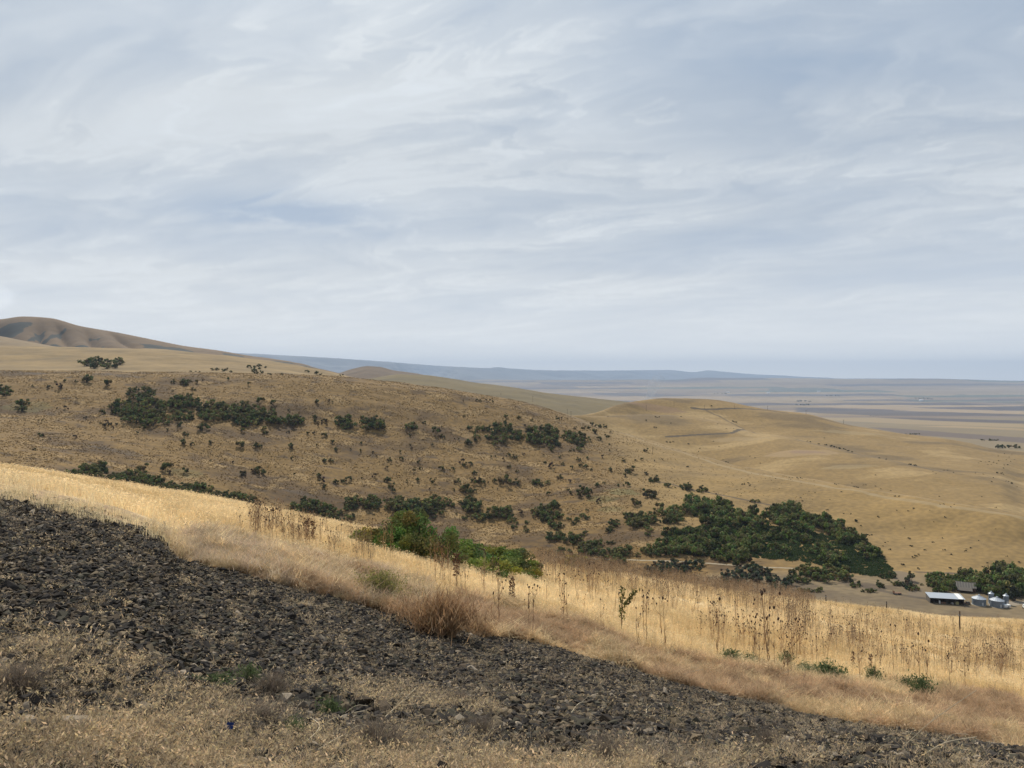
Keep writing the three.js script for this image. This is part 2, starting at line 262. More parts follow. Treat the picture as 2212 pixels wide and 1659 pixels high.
const hillLand = land('brown_hillside', hill, 'brown grassy hillside rising beyond the valley, dotted with shrubs', 2048, 2048, (x, d, o) => {
  const px = x / d * 1659 + 1106, w = 40 * fbm(x / 160, d / 120, 3);
  const tan = smooth(1250, 1420, px + (d - 760) * 0.35 + w + Math.max(0, 1 - (d - 470) / 130) * -330);
  const n = fbm(x / 70, d / 60, 5), f = fbm(x / 5, d / 4, 4), g = fbm(x / 34 + 70, d / 18, 5);
  col(o, 0.162, 0.095, 0.025); blend(o, 0.078, 0.043, 0.012, smooth(-0.1, 0.4, n)); blend(o, 0.235, 0.152, 0.060, smooth(0.05, 0.5, g)); blend(o, 0.062, 0.036, 0.014, 0.8 * smooth(0.22, 0.55, fbm(x / 24 + 200, d / 13, 4)));
  tint(o, 1 + 0.5 * f);
  if (tan > 0) { const c = [0.212, 0.136, 0.046], k = 1 + 0.34 * fbm(x / 70 + 9, d / 40, 5) + 0.36 * fbm(x / 4, d / 4, 4); blend(o, c[0] * k, c[1] * k, c[2] * k, tan); }
  const fl = smooth(492, 470, d + 10 * fbm(x / 25, d / 25, 3)); blend(o, 0.150 * (1 + 0.35 * f + 0.3 * n), 0.108 * (1 + 0.35 * f + 0.3 * n), 0.056 * (1 + 0.35 * f + 0.3 * n), fl * smooth(1250, 1400, px));
}, p => {
  const dark = [0.07, 0.048, 0.03], pale = [0.27, 0.20, 0.105];
  p.line(along(hill, [[1426, 1041], [1470, 1052], [1531, 1064], [1590, 1076], [1659, 1090], [1720, 1098]]), 1.8, dark, 0.9);
  p.line(along(hill, [[1983, 1236], [2050, 1238], [2110, 1240], [2168, 1242], [2230, 1246]]), 2.4, dark, 0.8);
  p.line(along(hill, [[1180, 1203], [1230, 1206], [1356, 1209], [1430, 1211], [1500, 1214], [1560, 1219], [1660, 1226], [1750, 1230]]), 1.2, [0.30, 0.25, 0.175], 0.95);
  p.line(along(hill, [[1940, 1238], [1958, 1262], [1985, 1286]]), 7, [0.14, 0.105, 0.068], 0.8);
  p.line(along(hill, [[1830, 1258], [1880, 1270], [1935, 1283], [1990, 1292], [2100, 1312]]), 3, [0.06, 0.044, 0.03], 0.7);
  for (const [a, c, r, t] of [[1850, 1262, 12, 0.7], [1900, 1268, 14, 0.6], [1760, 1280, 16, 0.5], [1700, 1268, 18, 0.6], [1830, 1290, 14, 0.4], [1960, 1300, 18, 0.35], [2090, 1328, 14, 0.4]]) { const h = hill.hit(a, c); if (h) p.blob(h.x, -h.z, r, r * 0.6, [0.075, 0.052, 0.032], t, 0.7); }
  p.line(along(hill, [[2150, 1308], [2190, 1303], [2260, 1300]]), 4, [0.23, 0.19, 0.14], 0.9);
  p.line(along(hill, [[1130, 968], [1280, 979], [1360, 985]]), 1.2, dark, 0.5);
  p.line(along(hill, [[1270, 915], [1340, 935], [1440, 968], [1530, 996], [1659, 1028], [1784, 1050], [1884, 1068], [2034, 1093], [2212, 1120]]), 4, pale, 0.6);
  for (const [a, b, r, t] of [[1345, 1062, 9, 0.5], [1300, 1078, 8, 0.4], [1320, 1100, 7, 0.35], [400, 1020, 10, 0.3], [60, 880, 16, 0.3], [1560, 1150, 14, 0.4]]) { const h = hill.hit(a, b); if (h) p.blob(h.x, -h.z, r * 1.6, r, [0.10, 0.105, 0.035], t, 0.6); }
  for (const [a, b, rx, rz, c] of [[45, 805, 40, 7, dark], [125, 805, 14, 6, dark], [160, 806, 14, 6, dark], [220, 808, 16, 7, dark], [280, 812, 18, 7, dark], [310, 806, 30, 6, dark], [358, 816, 7, 4, dark], [215, 966, 16, 5, dark], [260, 975, 22, 7, dark], [650, 1065, 18, 4, dark], [1690, 985, 1, 1, dark]]) { const h = hill.hit(a, b); if (h) p.blob(h.x, -h.z, rx, rz, c, 0.7, 0.6); }
});
const rightLand = land('grassy_hill', rightHill, 'smooth tan rounded hill on the right with a track across it', 2048, 1024, (x, d, o) => {
  const n = fbm(x / 130, d / 60, 4), f = fbm(x / 9, d / 5, 3), px = x / d * 1659 + 1106;
  col(o, 0.208, 0.134, 0.047); blend(o, 0.28, 0.19, 0.078, smooth(0.12, 0.5, n)); blend(o, 0.135, 0.088, 0.034, smooth(-0.05, -0.45, n)); tint(o, 1 + 0.2 * f + 0.22 * fbm(x / 3.5, d / 5, 3));
}, p => {
  const dark = [0.075, 0.055, 0.035];
  p.line(along(rightHill, [[1494, 881], [1526, 884.5], [1550, 884], [1588, 882], [1660, 886], [1700, 892]]), 4.2, dark, 0.95);
  p.line(along(rightHill, [[1440, 943.5], [1480, 941], [1530, 938], [1580, 936], [1626, 934]]), 3.4, dark, 0.95);
  p.line(along(rightHill, [[1528, 888], [1556, 900], [1581, 914], [1605, 926]]), 2.6, dark, 0.6);
  p.line(along(rightHill, [[1719, 949], [1771, 962], [1834, 977], [1899, 990], [1971, 1005], [2034, 1019]]), 3, dark, 0.7);
  for (const [a, b, rx, rz, c, t] of [[1735, 978, 46, 16, [0.29, 0.20, 0.105], 0.6], [1740, 976, 22, 8, [0.21, 0.135, 0.085], 0.7], [1830, 1008, 34, 9, [0.27, 0.20, 0.10], 0.5], [1600, 948, 40, 10, [0.28, 0.20, 0.10], 0.5], [1420, 882, 50, 14, [0.19, 0.115, 0.068], 0.6], [1850, 935, 60, 14, [0.27, 0.20, 0.10], 0.5]]) { const h = rightHill.hit(a, b); if (h) p.blob(h.x, -h.z, rx, rz, c, t, 0.5); }
});
const hillTone = (r, g, b, s, a = 0.3) => (x, d, o) => { const n = fbm(x / s, d / s * 1.6, 4), f = fbm(x / (s * 0.12), d / (s * 0.08), 3); col(o, r, g, b); tint(o, 1 + a * n + 0.2 * f); blend(o, r * 0.62, g * 0.64, b * 0.66, smooth(0.15, 0.6, fbm(x / s + 40, d / s * 2, 3)) * 0.6); };
land('far_hill', leftHill, 'tan grassy hill behind the brown hillside on the left', 1024, 512, hillTone(0.19, 0.126, 0.048, 90, 0.4));
land('far_hill', footHill, 'low tan foothill in front of the highest hill at the left edge', 512, 256, hillTone(0.18, 0.125, 0.062, 200));
land('far_hill', highHill, 'highest hill on the left horizon, furrowed with ravines', 1024, 512, hillTone(0.125, 0.078, 0.036, 220), p => {
  const scrub = [0.026, 0.030, 0.026];
  for (const q of [[[-60, 712], [0, 710], [19, 701], [67, 698], [50, 716], [27, 730], [0, 727], [-60, 740]], [[105, 713], [74, 739], [60, 738], [79, 724]], [[144, 710], [124, 729], [99, 742], [90, 742], [105, 729], [130, 719]], [[191, 731], [216, 731.5], [216, 735], [191, 735]], [[107, 746], [223, 748], [223, 753], [107, 751]], [[300, 742], [345, 746], [410, 757], [430, 764], [330, 757]], [[480, 762], [520, 768], [545, 777], [490, 771]], [[553, 778], [603, 779], [678, 795], [700, 803], [640, 798], [580, 787]], [[560, 779], [640, 787], [650, 796], [580, 790]]]) p.poly(along(highHill, q), scrub, 0.95, 18);
});
land('far_hill', coneHill, 'small cone shaped brown hill in front of the blue range', 512, 256, hillTone(0.100, 0.064, 0.032, 200));
land('far_hill', midHill, 'low olive grey hill in the gap left of the rounded hill', 1024, 512, hillTone(0.112, 0.082, 0.030, 170));
const fields = (x, d, o) => {
  const s = d < 5500 ? 640 : 1500, a = 0.10, u = x * Math.cos(a) + d * Math.sin(a), v = d * Math.cos(a) - x * Math.sin(a);
  const row = Math.floor(v / (s * 0.62)), cell = Math.floor((u + row * 331) / (s * (1.6 + (PERM[row & 255] / 255)))), k = PERM[(PERM[row & 255] + cell) & 255];
  const tones = [[0.21, 0.145, 0.07], [0.18, 0.122, 0.062], [0.24, 0.17, 0.085], [0.075, 0.053, 0.043], [0.15, 0.105, 0.065], [0.20, 0.14, 0.07], [0.085, 0.062, 0.05], [0.085, 0.09, 0.05], [0.27, 0.19, 0.10], [0.16, 0.11, 0.07]];
  const c = tones[k % 10]; col(o, c[0], c[1], c[2]); tint(o, 0.95 + 0.25 * fbm(x / 260, d / 400, 3) + 0.2 * fbm(x / 60, d / 60, 3));
};
const clampTo = (t, pts, lo) => pts.map(([a, c]) => { for (let q = 0; q < 80; q++) { const h = t.hit(a, c + (lo ? -q : q)); if (h) return h; } return null; }).filter(Boolean);
land('plain', plain, 'near fields of the plain beyond the rounded hill', 2048, 2048, fields, p => {
  const P = pts => clampTo(plain, pts, 0), brown = [0.065, 0.046, 0.040], gold = [0.26, 0.185, 0.09], olive = [0.17, 0.128, 0.066];
  p.poly(P([[1700, 902], [2300, 902], [2300, 1010], [1700, 970]]), olive, 0.85, 30);
  p.poly(P([[1760, 901], [1900, 902], [2300, 920], [2300, 926], [1960, 916], [1800, 908]]), gold, 0.7, 20);
  p.poly(P([[1890, 901], [1960, 902], [2080, 905], [2300, 911], [2300, 917], [2020, 909], [1930, 904]]), brown, 1, 8);
  p.poly(P([[1876, 923], [1930, 925], [2060, 935], [2300, 952], [2300, 962], [2200, 956], [2060, 945], [1960, 939]]), [0.10, 0.072, 0.055], 1, 8);
  p.poly(P([[1980, 921], [2300, 934], [2300, 930], [2060, 920]]), gold, 0.9, 8);
  p.line(P([[1980, 922], [2100, 925], [2300, 932]]), 9, [0.10, 0.075, 0.055], 0.9);
});
land('plain', farPlain, 'wide hazy farmed plain stretching to the horizon', 2048, 2048, fields, p => {
  const P = pts => clampTo(farPlain, pts, 1), brown = [0.045, 0.034, 0.032], gold = [0.27, 0.19, 0.10], green = [0.05, 0.065, 0.042];
  p.poly(P([[1740, 878], [1830, 874], [2060, 884], [2300, 890], [2300, 897], [2000, 888]]), gold, 0.9, 30);
  p.poly(P([[1720, 880], [2000, 889], [2300, 898], [2300, 899], [1900, 898], [1720, 890]]), brown, 0.85, 30);
  p.poly(P([[2120, 880], [2212, 876], [2300, 878], [2300, 886], [2150, 887]]), brown, 0.8, 30);
  p.poly(P([[1660, 838], [1760, 837], [1830, 844], [1740, 848], [1660, 845]]), green, 0.7, 80);
  p.poly(P([[1960, 862], [2212, 866], [2212, 872], [1980, 868]]), green, 0.6, 60);
  p.poly(P([[2020, 856], [2080, 851], [2100, 855], [2040, 858]]), green, 0.6, 40);
  p.poly(P([[1280, 848], [1420, 851], [1510, 855], [1420, 858], [1290, 853]]), brown, 0.7, 60);
  p.poly(P([[1180, 829], [1300, 832], [1340, 836], [1200, 833]]), brown, 0.5, 60);
});
land('mountain_range', range, 'long blue mountain range on the horizon', 1024, 256, hillTone(0.145, 0.145, 0.14, 2500, 0.4));

// ---------------------------------------------------------------- foliage, grass and stones: geometry makers
class Soup {                                                            // loose triangles with a colour each
  constructor() { this.p = []; this.c = []; }
  tri(a, b, c, k) { this.p.push(...a, ...b, ...c); for (let i = 0; i < 3; i++) this.c.push(...k); }
  quad(a, b, c, d, k) { this.tri(a, b, c, k); this.tri(a, c, d, k); }
  leaf(x, y, z, s, k, long = 1.5, out = null) {                                     // a pointed leaf or clump of leaves turned at random
    const a = rnd() * 6.283, t = Math.acos(rr(-1, 1)); let u = [Math.sin(t) * Math.cos(a), Math.cos(t), Math.sin(t) * Math.sin(a)];
    if (out) { const q = u[0] * out[0] + u[1] * out[1] + u[2] * out[2], e = [u[0] - q * out[0] * 0.85, u[1] - q * out[1] * 0.85, u[2] - q * out[2] * 0.85], m = Math.hypot(...e) || 1; u = e.map(v => v / m); }
    const b = rnd() * 6.283, w = out ? [out[0] + rr(-0.5, 0.5), out[1] + rr(-0.5, 0.5), out[2] + rr(-0.5, 0.5)] : [Math.cos(b), rr(-0.6, 0.6), Math.sin(b)], v = [u[1] * w[2] - u[2] * w[1], u[2] * w[0] - u[0] * w[2], u[0] * w[1] - u[1] * w[0]];
    const L = s * long * 0.5, S = s * 0.42;
    this.quad([x - u[0] * L, y - u[1] * L, z - u[2] * L], [x + v[0] * S, y + v[1] * S, z + v[2] * S], [x + u[0] * L, y + u[1] * L, z + u[2] * L], [x - v[0] * S, y - v[1] * S, z - v[2] * S], k);
  }
  stick(a, b, ra, rb, k, n = 3) {
    const d = new THREE.Vector3(b[0] - a[0], b[1] - a[1], b[2] - a[2]).normalize(), s = new THREE.Vector3(d.z, d.x, -d.y).cross(d).normalize(), t = d.clone().cross(s);
    const P = (o, r, i) => { const q = i / n * 6.283, c = Math.cos(q) * r, e = Math.sin(q) * r; return [o[0] + s.x * c + t.x * e, o[1] + s.y * c + t.y * e, o[2] + s.z * c + t.z * e]; };
    for (let i = 0; i < n; i++) this.quad(P(a, ra, i), P(a, ra, i + 1), P(b, rb, i + 1), P(b, rb, i), k);
  }
  blade(x, z, h, w, az, lean, droop, k, y = 0) {                        // a narrow leaf in three pieces that bends over
    const ca = Math.cos(az), sa = Math.sin(az), q = [];
    for (let i = 0; i <= 3; i++) { const t = i / 3, r = lean * h * t + droop * h * t * t, yy = y + h * t * (1 - 0.25 * droop * t); q.push([x + ca * r, yy, z + sa * r, w * (1 - t * 0.9)]); }
    for (let i = 0; i < 3; i++) { const a = q[i], b = q[i + 1]; this.quad([a[0] - sa * a[3], a[1], a[2] + ca * a[3]], [a[0] + sa * a[3], a[1], a[2] - ca * a[3]], [b[0] + sa * b[3], b[1], b[2] - ca * b[3]], [b[0] - sa * b[3], b[1], b[2] + ca * b[3]], k); }
    return q[3];
  }
  geo() { const g = new THREE.BufferGeometry(); g.setAttribute('position', new THREE.Float32BufferAttribute(this.p, 3)); g.setAttribute('color', new THREE.Float32BufferAttribute(this.c, 3)); g.computeVertexNormals(); return g; }
}
const vary = (c, a) => { const k = 1 + rr(-a, a); return [c[0] * k * (1 + rr(-a, a) * 0.25), c[1] * k, c[2] * k * (1 + rr(-a, a) * 0.25)]; };
const FOLIAGE = leafMat(0.3), STRAW = leafMat(0.4), WOOD = new THREE.MeshStandardMaterial({ vertexColors: true, roughness: 0.95, side: THREE.DoubleSide });

// a bush one unit high: lobes of leaves over a few stems. Returns { crown, stem }
function bush({ wide = 0.6, lobes = 9, leaves = 260, size = 0.1, tones, base = 0.05, bark = [0.06, 0.045, 0.035], a = 0.35, tall = 1, fill = 0.5, facing = true }) {
  const s = new Soup(), st = new Soup(), L = [], lt = () => rr(0.75, 1.3);
  for (let i = 0; i < lobes; i++) { const an = rnd() * 6.283, r = wide * Math.sqrt(rnd()) * 0.88, h = mix(0.22, 0.84, rnd()) * (1 - 0.5 * (r / wide) ** 2); L.push([Math.cos(an) * r, h, Math.sin(an) * r, rr(0.11, 0.24) * (0.6 + wide * 0.6), pick(tones).map(v => v * lt())]); }
  for (let i = 0; i < leaves; i++) {
    const l = pick(L), an = rnd() * 6.283, cy = rr(-0.75, 1), q = Math.sqrt(1 - cy * cy), rad = l[3] * (rnd() < fill ? rr(0.75, 1.08) : rr(0.2, 1));
    const x = l[0] + Math.cos(an) * q * rad, y = Math.max(base, l[1] + cy * rad * tall), z = l[2] + Math.sin(an) * q * rad;
    s.leaf(x, y, z, size * rr(0.7, 1.35), vary(l[4], a), 1.5, facing ? [Math.cos(an) * q, cy, Math.sin(an) * q] : null);
  }
  for (const l of L) st.stick([l[0] * 0.15, -0.06, l[2] * 0.15], [l[0], l[1], l[2]], 0.022, 0.008, vary(bark, 0.2));
  return { crown: s.geo(), stem: st.geo() };
}
const GREEN = [[0.094, 0.100, 0.032], [0.112, 0.116, 0.036], [0.080, 0.088, 0.030], [0.126, 0.120, 0.040], [0.100, 0.092, 0.038]];
const GROVE = [[0.090, 0.106, 0.030], [0.108, 0.126, 0.034], [0.076, 0.092, 0.028], [0.132, 0.140, 0.042], [0.116, 0.110, 0.042]];
const OLIVE = [[0.075, 0.085, 0.050], [0.065, 0.082, 0.052], [0.085, 0.090, 0.048]];
const DRAB = [[0.075, 0.055, 0.034], [0.060, 0.050, 0.030], [0.085, 0.062, 0.036]];
rnd = mulberry(21);
const smallBush = [0, 1, 2, 3].map(i => bush({ wide: 0.50 + i * 0.06, lobes: 6 + i, leaves: 150, size: 0.19, tones: GREEN }));
const drabBush = [0, 1, 2].map(i => bush({ wide: 0.5, lobes: 5 + i, leaves: 110, size: 0.17, tones: DRAB, fill: 0.3 }));
const shadeOf = (t, k) => t.map(c => c.map(v => v * k));
const bigBush = [0.8, 1.4, 1.0, 1.75, 1.15].map((k, i) => bush({ wide: 0.58 + i * 0.05, lobes: 11 + i, leaves: 420, size: 0.125, tones: shadeOf(GREEN, k) }));
const groveTree = [0.6, 1.15, 0.8, 1.6, 1.0, 1.35].map((k, i) => bush({ wide: 0.55 + i * 0.04, lobes: 13 + i, leaves: 560, size: 0.115, tones: shadeOf(GROVE, k), base: 0.1 }));
const willow = [0, 1, 2].map(i => bush({ wide: 0.5 + i * 0.07, lobes: 12, leaves: 420, size: 0.12, tones: OLIVE, base: 0.06 }));
const tinyBush = [0, 1, 2].map(i => bush({ wide: 0.75, lobes: 4, leaves: 60, size: 0.3, tones: [[0.045, 0.042, 0.024], [0.038, 0.036, 0.022]] }));

function plant(name, kit, pos, high, wideK, label, category, group, parts = true) {
  const k = pick(kit);
  let o;
  if (parts) { o = new THREE.Group(); o.name = numbered(name); scene.add(o); mesh('crown', k.crown, FOLIAGE, o); mesh('stem', k.stem, WOOD, o); }
  else { o = mesh(numbered(name), k.crown, FOLIAGE, scene); }
  o.position.copy(pos); o.scale.set(high * wideK, high, high * wideK); o.rotation.y = rnd() * 6.283;
  return tag(o, label, category, group);
}
// zones of the survey sheet: four enlarged strips, one enlarged unit is a quarter
const Z = [[0, 630.9], [553, 713.2], [1106, 713.2], [1659, 713.2], [0, 987.5], [553, 1042.4], [1106, 1042.4], [1659, 1042.4]];
const spot = (z, x, y) => [Z[z][0] + x * 0.25, Z[z][1] + y * 0.25];
const onHills = (px, py) => hill.hit(px, py, 1) || rightHill.hit(px, py, 1) || leftHill.hit(px, py, 1) || midHill.hit(px, py, 1);

// ---------------------------------------------------------------- single shrubs on the hillside: [strip, x, y, width]
rnd = mulberry(31);
const singles = {
  0: [735,765,80, 950,792,80, 480,780,20, 553,770,22, 658,778,18, 1493,780,25, 1570,785,60, 1610,800,50, 1615,770,30, 1650,772,15, 1710,775,40, 1755,765,30, 1968,755,20, 2155,797,28, 1673,845,30, 1490,855,15, 1583,875,12, 1805,908,12, 515,825,60, 430,825,40, 280,820,20, 200,970,80, 230,960,60, 180,1020,60, 490,1005,20, 565,1005,50, 660,920,22, 370,1115,20, 335,1115,14, 890,1045,55, 360,1240,50, 435,1275,20, 650,1255,55, 735,1090,25, 780,1135,25, 865,1135,18, 1230,1165,60, 1195,1215,30, 1540,1150,60, 1770,1165,90, 1740,1185,60, 2090,1195,55, 1600,1300,65, 1663,1315,40, 1830,1300,50, 2065,1328,95, 2205,1328,40, 1605,1230,50, 295,1360,35, 1455,1190,30, 2010,1468,25, 1880,1420,12, 1240,1520,80, 1250,1560,40, 1440,1520,110, 1465,1565,50, 1615,1545,60, 1375,1595,20, 2100,1570,90, 2190,1550,60, 1820,1460,12, 1940,1450,15],
  1: [40,615,70, 140,630,55, 145,685,40, 280,690,30, 515,620,45, 630,620,25, 660,620,15, 510,750,30, 70,885,50, 275,885,25, 455,890,40, 497,890,25, 590,912,60, 650,970,40, 900,977,30, 20,1000,60, 315,1010,55, 530,995,20, 700,1035,35, 910,1045,20, 820,1030,18, 1010,1055,25, 1240,1055,25, 1345,1030,22, 1330,993,14, 1520,990,20, 1560,870,70, 1613,920,35, 1450,800,40, 1337,910,35, 1800,745,20, 1965,712,15, 1315,768,12, 1685,885,14, 1718,950,18, 1750,945,14, 1838,980,65, 1255,1115,40, 305,1110,25, 580,1130,42, 650,1130,35, 1158,1130,28, 1130,1195,35, 1395,1140,35, 1210,1140,12, 865,1160,12, 1025,1260,55, 1600,1200,60, 1695,1200,45, 1785,1140,60, 1857,1155,48, 1805,1160,40, 1370,1208,25, 1410,1197,22, 1435,1200,20, 2180,1080,40, 2135,1125,22, 2027,1097,22, 2072,1090,14, 2190,1180,35, 555,1265,55, 575,1305,70, 690,1315,45, 800,1280,65, 765,1300,50, 910,1280,15, 1125,1300,75, 1390,1295,35, 1298,1305,18, 1505,1290,35, 1535,1310,28, 1175,1350,45, 1190,1380,40, 580,1355,45, 1745,1310,55, 1885,1310,60, 1950,1310,60, 1915,1305,60, 2005,1315,20, 2058,1310,28, 2160,1305,95, 1805,1360,75, 1820,1395,80, 1885,1395,45, 1717,1380,30, 1500,1380,25, 2045,1363,12, 2090,1370,12, 1887,1240,40, 335,1245,20, 490,1240,14, 35,1230,80, 1790,615,18, 1910,610,20, 1940,615,18, 1990,615,20, 2020,618,24, 2050,620,20, 1600,835,14, 1040,1090,14, 930,900,14],
  2: [55,765,25, 172,775,30, 390,768,25, 428,768,20, 478,765,15, 110,825,20, 548,852,20, 622,848,35, 665,848,30, 683,815,42, 730,830,30, 770,836,40, 800,840,25, 730,885,55, 755,940,58, 818,920,36, 845,890,16, 856,882,14, 845,990,16, 330,1035,38, 18,1095,50, 100,1085,25, 275,1080,14, 415,1098,20, 510,1043,20, 540,1043,16, 780,1095,35, 845,1043,15, 905,1040,14, 1160,1040,36, 1125,1115,30, 1065,1123,18, 1232,1133,14, 1300,1120,20, 645,1105,30, 570,1118,30, 335,1178,60, 285,1145,30, 435,1155,32, 600,1165,32, 638,1180,38, 512,1195,28, 687,1210,22, 725,1163,14, 860,1212,40, 960,1130,25, 1025,1213,80, 983,1255,45, 1165,1240,50, 418,1275,48, 40,1222,18, 60,1222,14, 500,1310,35, 30,1315,60, 615,1365,75, 600,1415,85, 630,1400,70, 730,1338,55, 793,1320,30, 912,1342,30, 990,1335,55, 1410,1362,15, 1765,1422,22, 315,1412,40, 515,1405,35, 690,1388,40, 665,1440,32, 415,1410,16, 480,1376,30, 1185,1420,110, 1165,1395,80, 1200,1425,80, 1065,1495,65, 770,1354,15, 745,1482,50, 355,1525,90, 75,1575,60, 650,1555,30, 1240,1580,50, 1265,1535,80, 2055,1535,45],
};
const band = py => py < 880 ? 'upper hillside rim' : py < 950 ? 'hillside between the shrub belts' : py < 1020 ? 'middle of the brown hillside' : 'lower brown hillside';
for (const z in singles) for (let i = 0; i < singles[z].length; i += 3) {
  const [x, y, w] = singles[z].slice(i, i + 3), [px, py] = spot(+z, x, y + w * 0.22), h = onHills(px, py); if (!h) continue;
  const m = w * 0.25 / 1659 * -h.z * 1.12, drab = w < 26 ? rnd() < 0.45 : rnd() < 0.12;
  const side = px < 553 ? 'left on the ' : px < 1106 ? 'centre on the ' : 'right on the ';
  const words = (w > 60 ? 'broad' : w > 34 ? 'middling' : w > 20 ? 'small' : 'tiny') + (drab ? ' brownish' : ' dark');
  plant(drab ? 'dry_shrub' : 'hillside_shrub', drab ? drabBush : smallBush, h.setY(h.y - 0.1), m * rr(0.85, 1.2) * (w < 30 ? 1.25 : 0.85), w < 30 ? 0.8 : 1.05, `${words} lone shrub, ${side}${band(py)}`, 'shrub', `${words} single shrubs, ${side}${band(py)}`, w > 34);
}
// on the spur and the rounded hill: tiny dark bushes
const dots = {
  3: [487,932,12, 340,960,16, 370,965,18, 440,985,20, 500,993,25, 550,1003,32, 580,1012,30, 625,1022,30, 660,1030,25, 690,1043,25, 730,1052,20, 960,1105,18, 1018,1117,18, 1230,1160,25, 1270,1168,25, 930,1252,15, 727,1322,12, 825,1338,13, 845,1338,13, 930,1347,13, 977,1371,14, 1058,1386,15, 1482,1437,16, 1850,1440,14, 1970,1532,16, 1605,1505,14, 1518,1503,15, 1485,1505,12, 1583,1527,14, 745,1358,26, 775,1362,26, 580,1330,22, 605,1332,18, 1095,1435,22, 1128,1435,20, 280,1447,18, 297,1478,18, 133,1490,22, 408,1405,13, 635,1395,14, 538,1463,13, 515,1553,26, 655,1585,16, 713,1588,16, 950,1613,24, 1260,1540,20, 1210,1563,16, 1115,1558,14, 1528,1616,22, 770,1648,40, 67,1285,14, 185,1272,12, 212,1275,12, 250,1276,20, 285,1279,20, 2040,1067,10, 2105,1072,10, 1990,1088,11, 2085,1098,11, 1840,1135,12, 1910,1136,14, 1947,1142,14, 1995,1130,14, 1978,1152,12, 2040,1165,12, 2073,1163,15, 2033,1192,14, 1820,1148,10, 1903,1162,12, 1860,1245,12, 1945,1275,13, 1985,1233,24, 2015,1237,22, 2033,1245,12, 1790,1235,12, 1605,1230,14, 1550,1210,12, 1520,1210,12, 1425,1220,10, 1450,1240,10, 2055,1305,12, 2075,1310,14, 2110,1325,28, 2150,1355,14, 1935,1310,16, 1880,1140,9, 1930,1160,9, 2100,1135,11, 2130,1120,9, 2060,1120,9],
  7: [860,450,26, 890,455,26, 1225,485,30, 1305,622,24, 1280,635,26, 1255,648,28, 1240,548,28, 1355,583,22, 1525,582,26, 1705,590,22, 1715,575,14, 1755,565,22, 1580,622,22, 1425,517,22, 1505,480,18, 1010,518,16, 1035,510,14, 990,548,16, 1050,578,26, 1170,712,38, 1305,745,30, 1580,742,30, 1855,727,16, 1890,695,22, 2065,637,18, 805,372,22, 1430,340,12, 1630,375,10, 1180,393,12, 1820,502,12, 1965,400,10, 1400,240,10, 2175,690,25],
  2: [1245,752,22, 1268,753,20, 1162,780,22, 1228,840,20, 1250,842,18, 1370,805,15, 827,748,12, 1458,748,14, 1775,810,10, 1915,790,26, 1935,795,22, 1720,655,18, 1395,965,15, 1523,984,18, 1340,967,20, 1365,969,18, 1330,996,12, 1737,960,12, 1622,1022,13, 1610,1048,13, 1790,1005,12, 2055,1090,11, 2102,1104,15, 1520,1182,30, 1647,1246,16, 2045,1322,24, 2052,1342,24, 1985,1333,22, 2010,1332,22, 1825,1120,11, 1850,1138,16, 1870,1145,14, 2145,1150,13, 1288,793,8, 1660,760,8, 1850,850,9, 1915,850,9],
};
rnd = mulberry(33);
for (const z in dots) for (let i = 0; i < dots[z].length; i += 3) {
  const [x, y, w] = dots[z].slice(i, i + 3), [px, py] = spot(+z, x, y + w * 0.15), h = onHills(px, py); if (!h) continue;
  const m = w * 0.25 / 1659 * -h.z;
  const far = z === '3' && y < 1260 && px > 2050 ? 'scattered over the far right of the rounded tan hill' : z === '3' && y < 1180 ? 'in the gully line across the rounded tan hill' : z === '7' ? 'on the tan slope above the farm' : z === '2' ? 'on the left part of the rounded tan hill' : 'on the smooth tan spur right of the brown hillside';
  plant('sage_shrub', tinyBush, h.setY(h.y - 0.05), Math.max(0.7, m * 0.75), 0.95, `${w > 21 ? 'low dark' : 'tiny dark'} sage shrub ${far}`, 'shrub', `${w > 21 ? 'low dark' : 'tiny dark'} sage shrubs ${far}`, false);
}

// ---------------------------------------------------------------- thickets: [strip, x, y, rx, ry, bushes, width]
rnd = mulberry(41);
function thicket(name, kit, rows, label, group, ratio = 0.85, last = 1) {
  for (const [z, cx, cy, rx, ry, n, w] of rows) {
    const got = [];
    for (let k = 0; k < n; k++) {
      let best = null, bd = -1;
      for (let q = 0; q < 9; q++) { const a = rnd() * 6.283, r = Math.sqrt(rnd()), c = [cx + Math.cos(a) * r * rx, cy + Math.sin(a) * r * ry]; let d = 1e9; for (const g of got) d = Math.min(d, Math.hypot(g[0] - c[0], (g[1] - c[1]) * 1.6)); if (d > bd) { bd = d; best = c; } }
      got.push(best);
      const [px, py] = spot(z, best[0], best[1] + w * 0.25), h = onHills(px, py); if (!h) continue;
      const m = w * rr(0.55, 1.15) * 0.25 / 1659 * -h.z;
      plant(name, kit, h.setY(h.y - 0.2), m * ratio, 1.0 / ratio * 0.9, label, 'bush', group);
    }
  }
}
thicket('hillside_bush', bigBush, [[0,1210,870,120,45,12,74],[0,1230,1000,280,75,30,84],[0,1600,945,130,55,15,80],[0,1300,1080,240,60,24,84],[0,1600,1060,80,45,8,78],[0,1860,1030,150,75,21,84],[0,2120,1060,140,90,21,84],[1,60,760,85,80,10,78]], 'dark green bush in the large thicket on the upper left brown hillside', 'bushes of the large upper left thicket');
thicket('hillside_bush', bigBush, [[0,40,850,60,40,5,75]], 'dark bush in the clump at the left edge of the picture', 'bushes of the left edge clump');
thicket('hillside_bush', bigBush, [[1,290,780,110,30,8,85],[1,510,760,25,25,2,45]], 'dark green bush in the flat oblong clump right of the large thicket', 'bushes of the oblong clump');
thicket('hillside_bush', bigBush, [[1,770,800,80,45,8,85],[1,1020,810,95,45,10,95],[1,930,770,30,30,3,55],[1,1340,820,55,30,5,55]], 'dark green bush in the paired clumps at the middle of the hillside', 'bushes of the paired middle clumps');
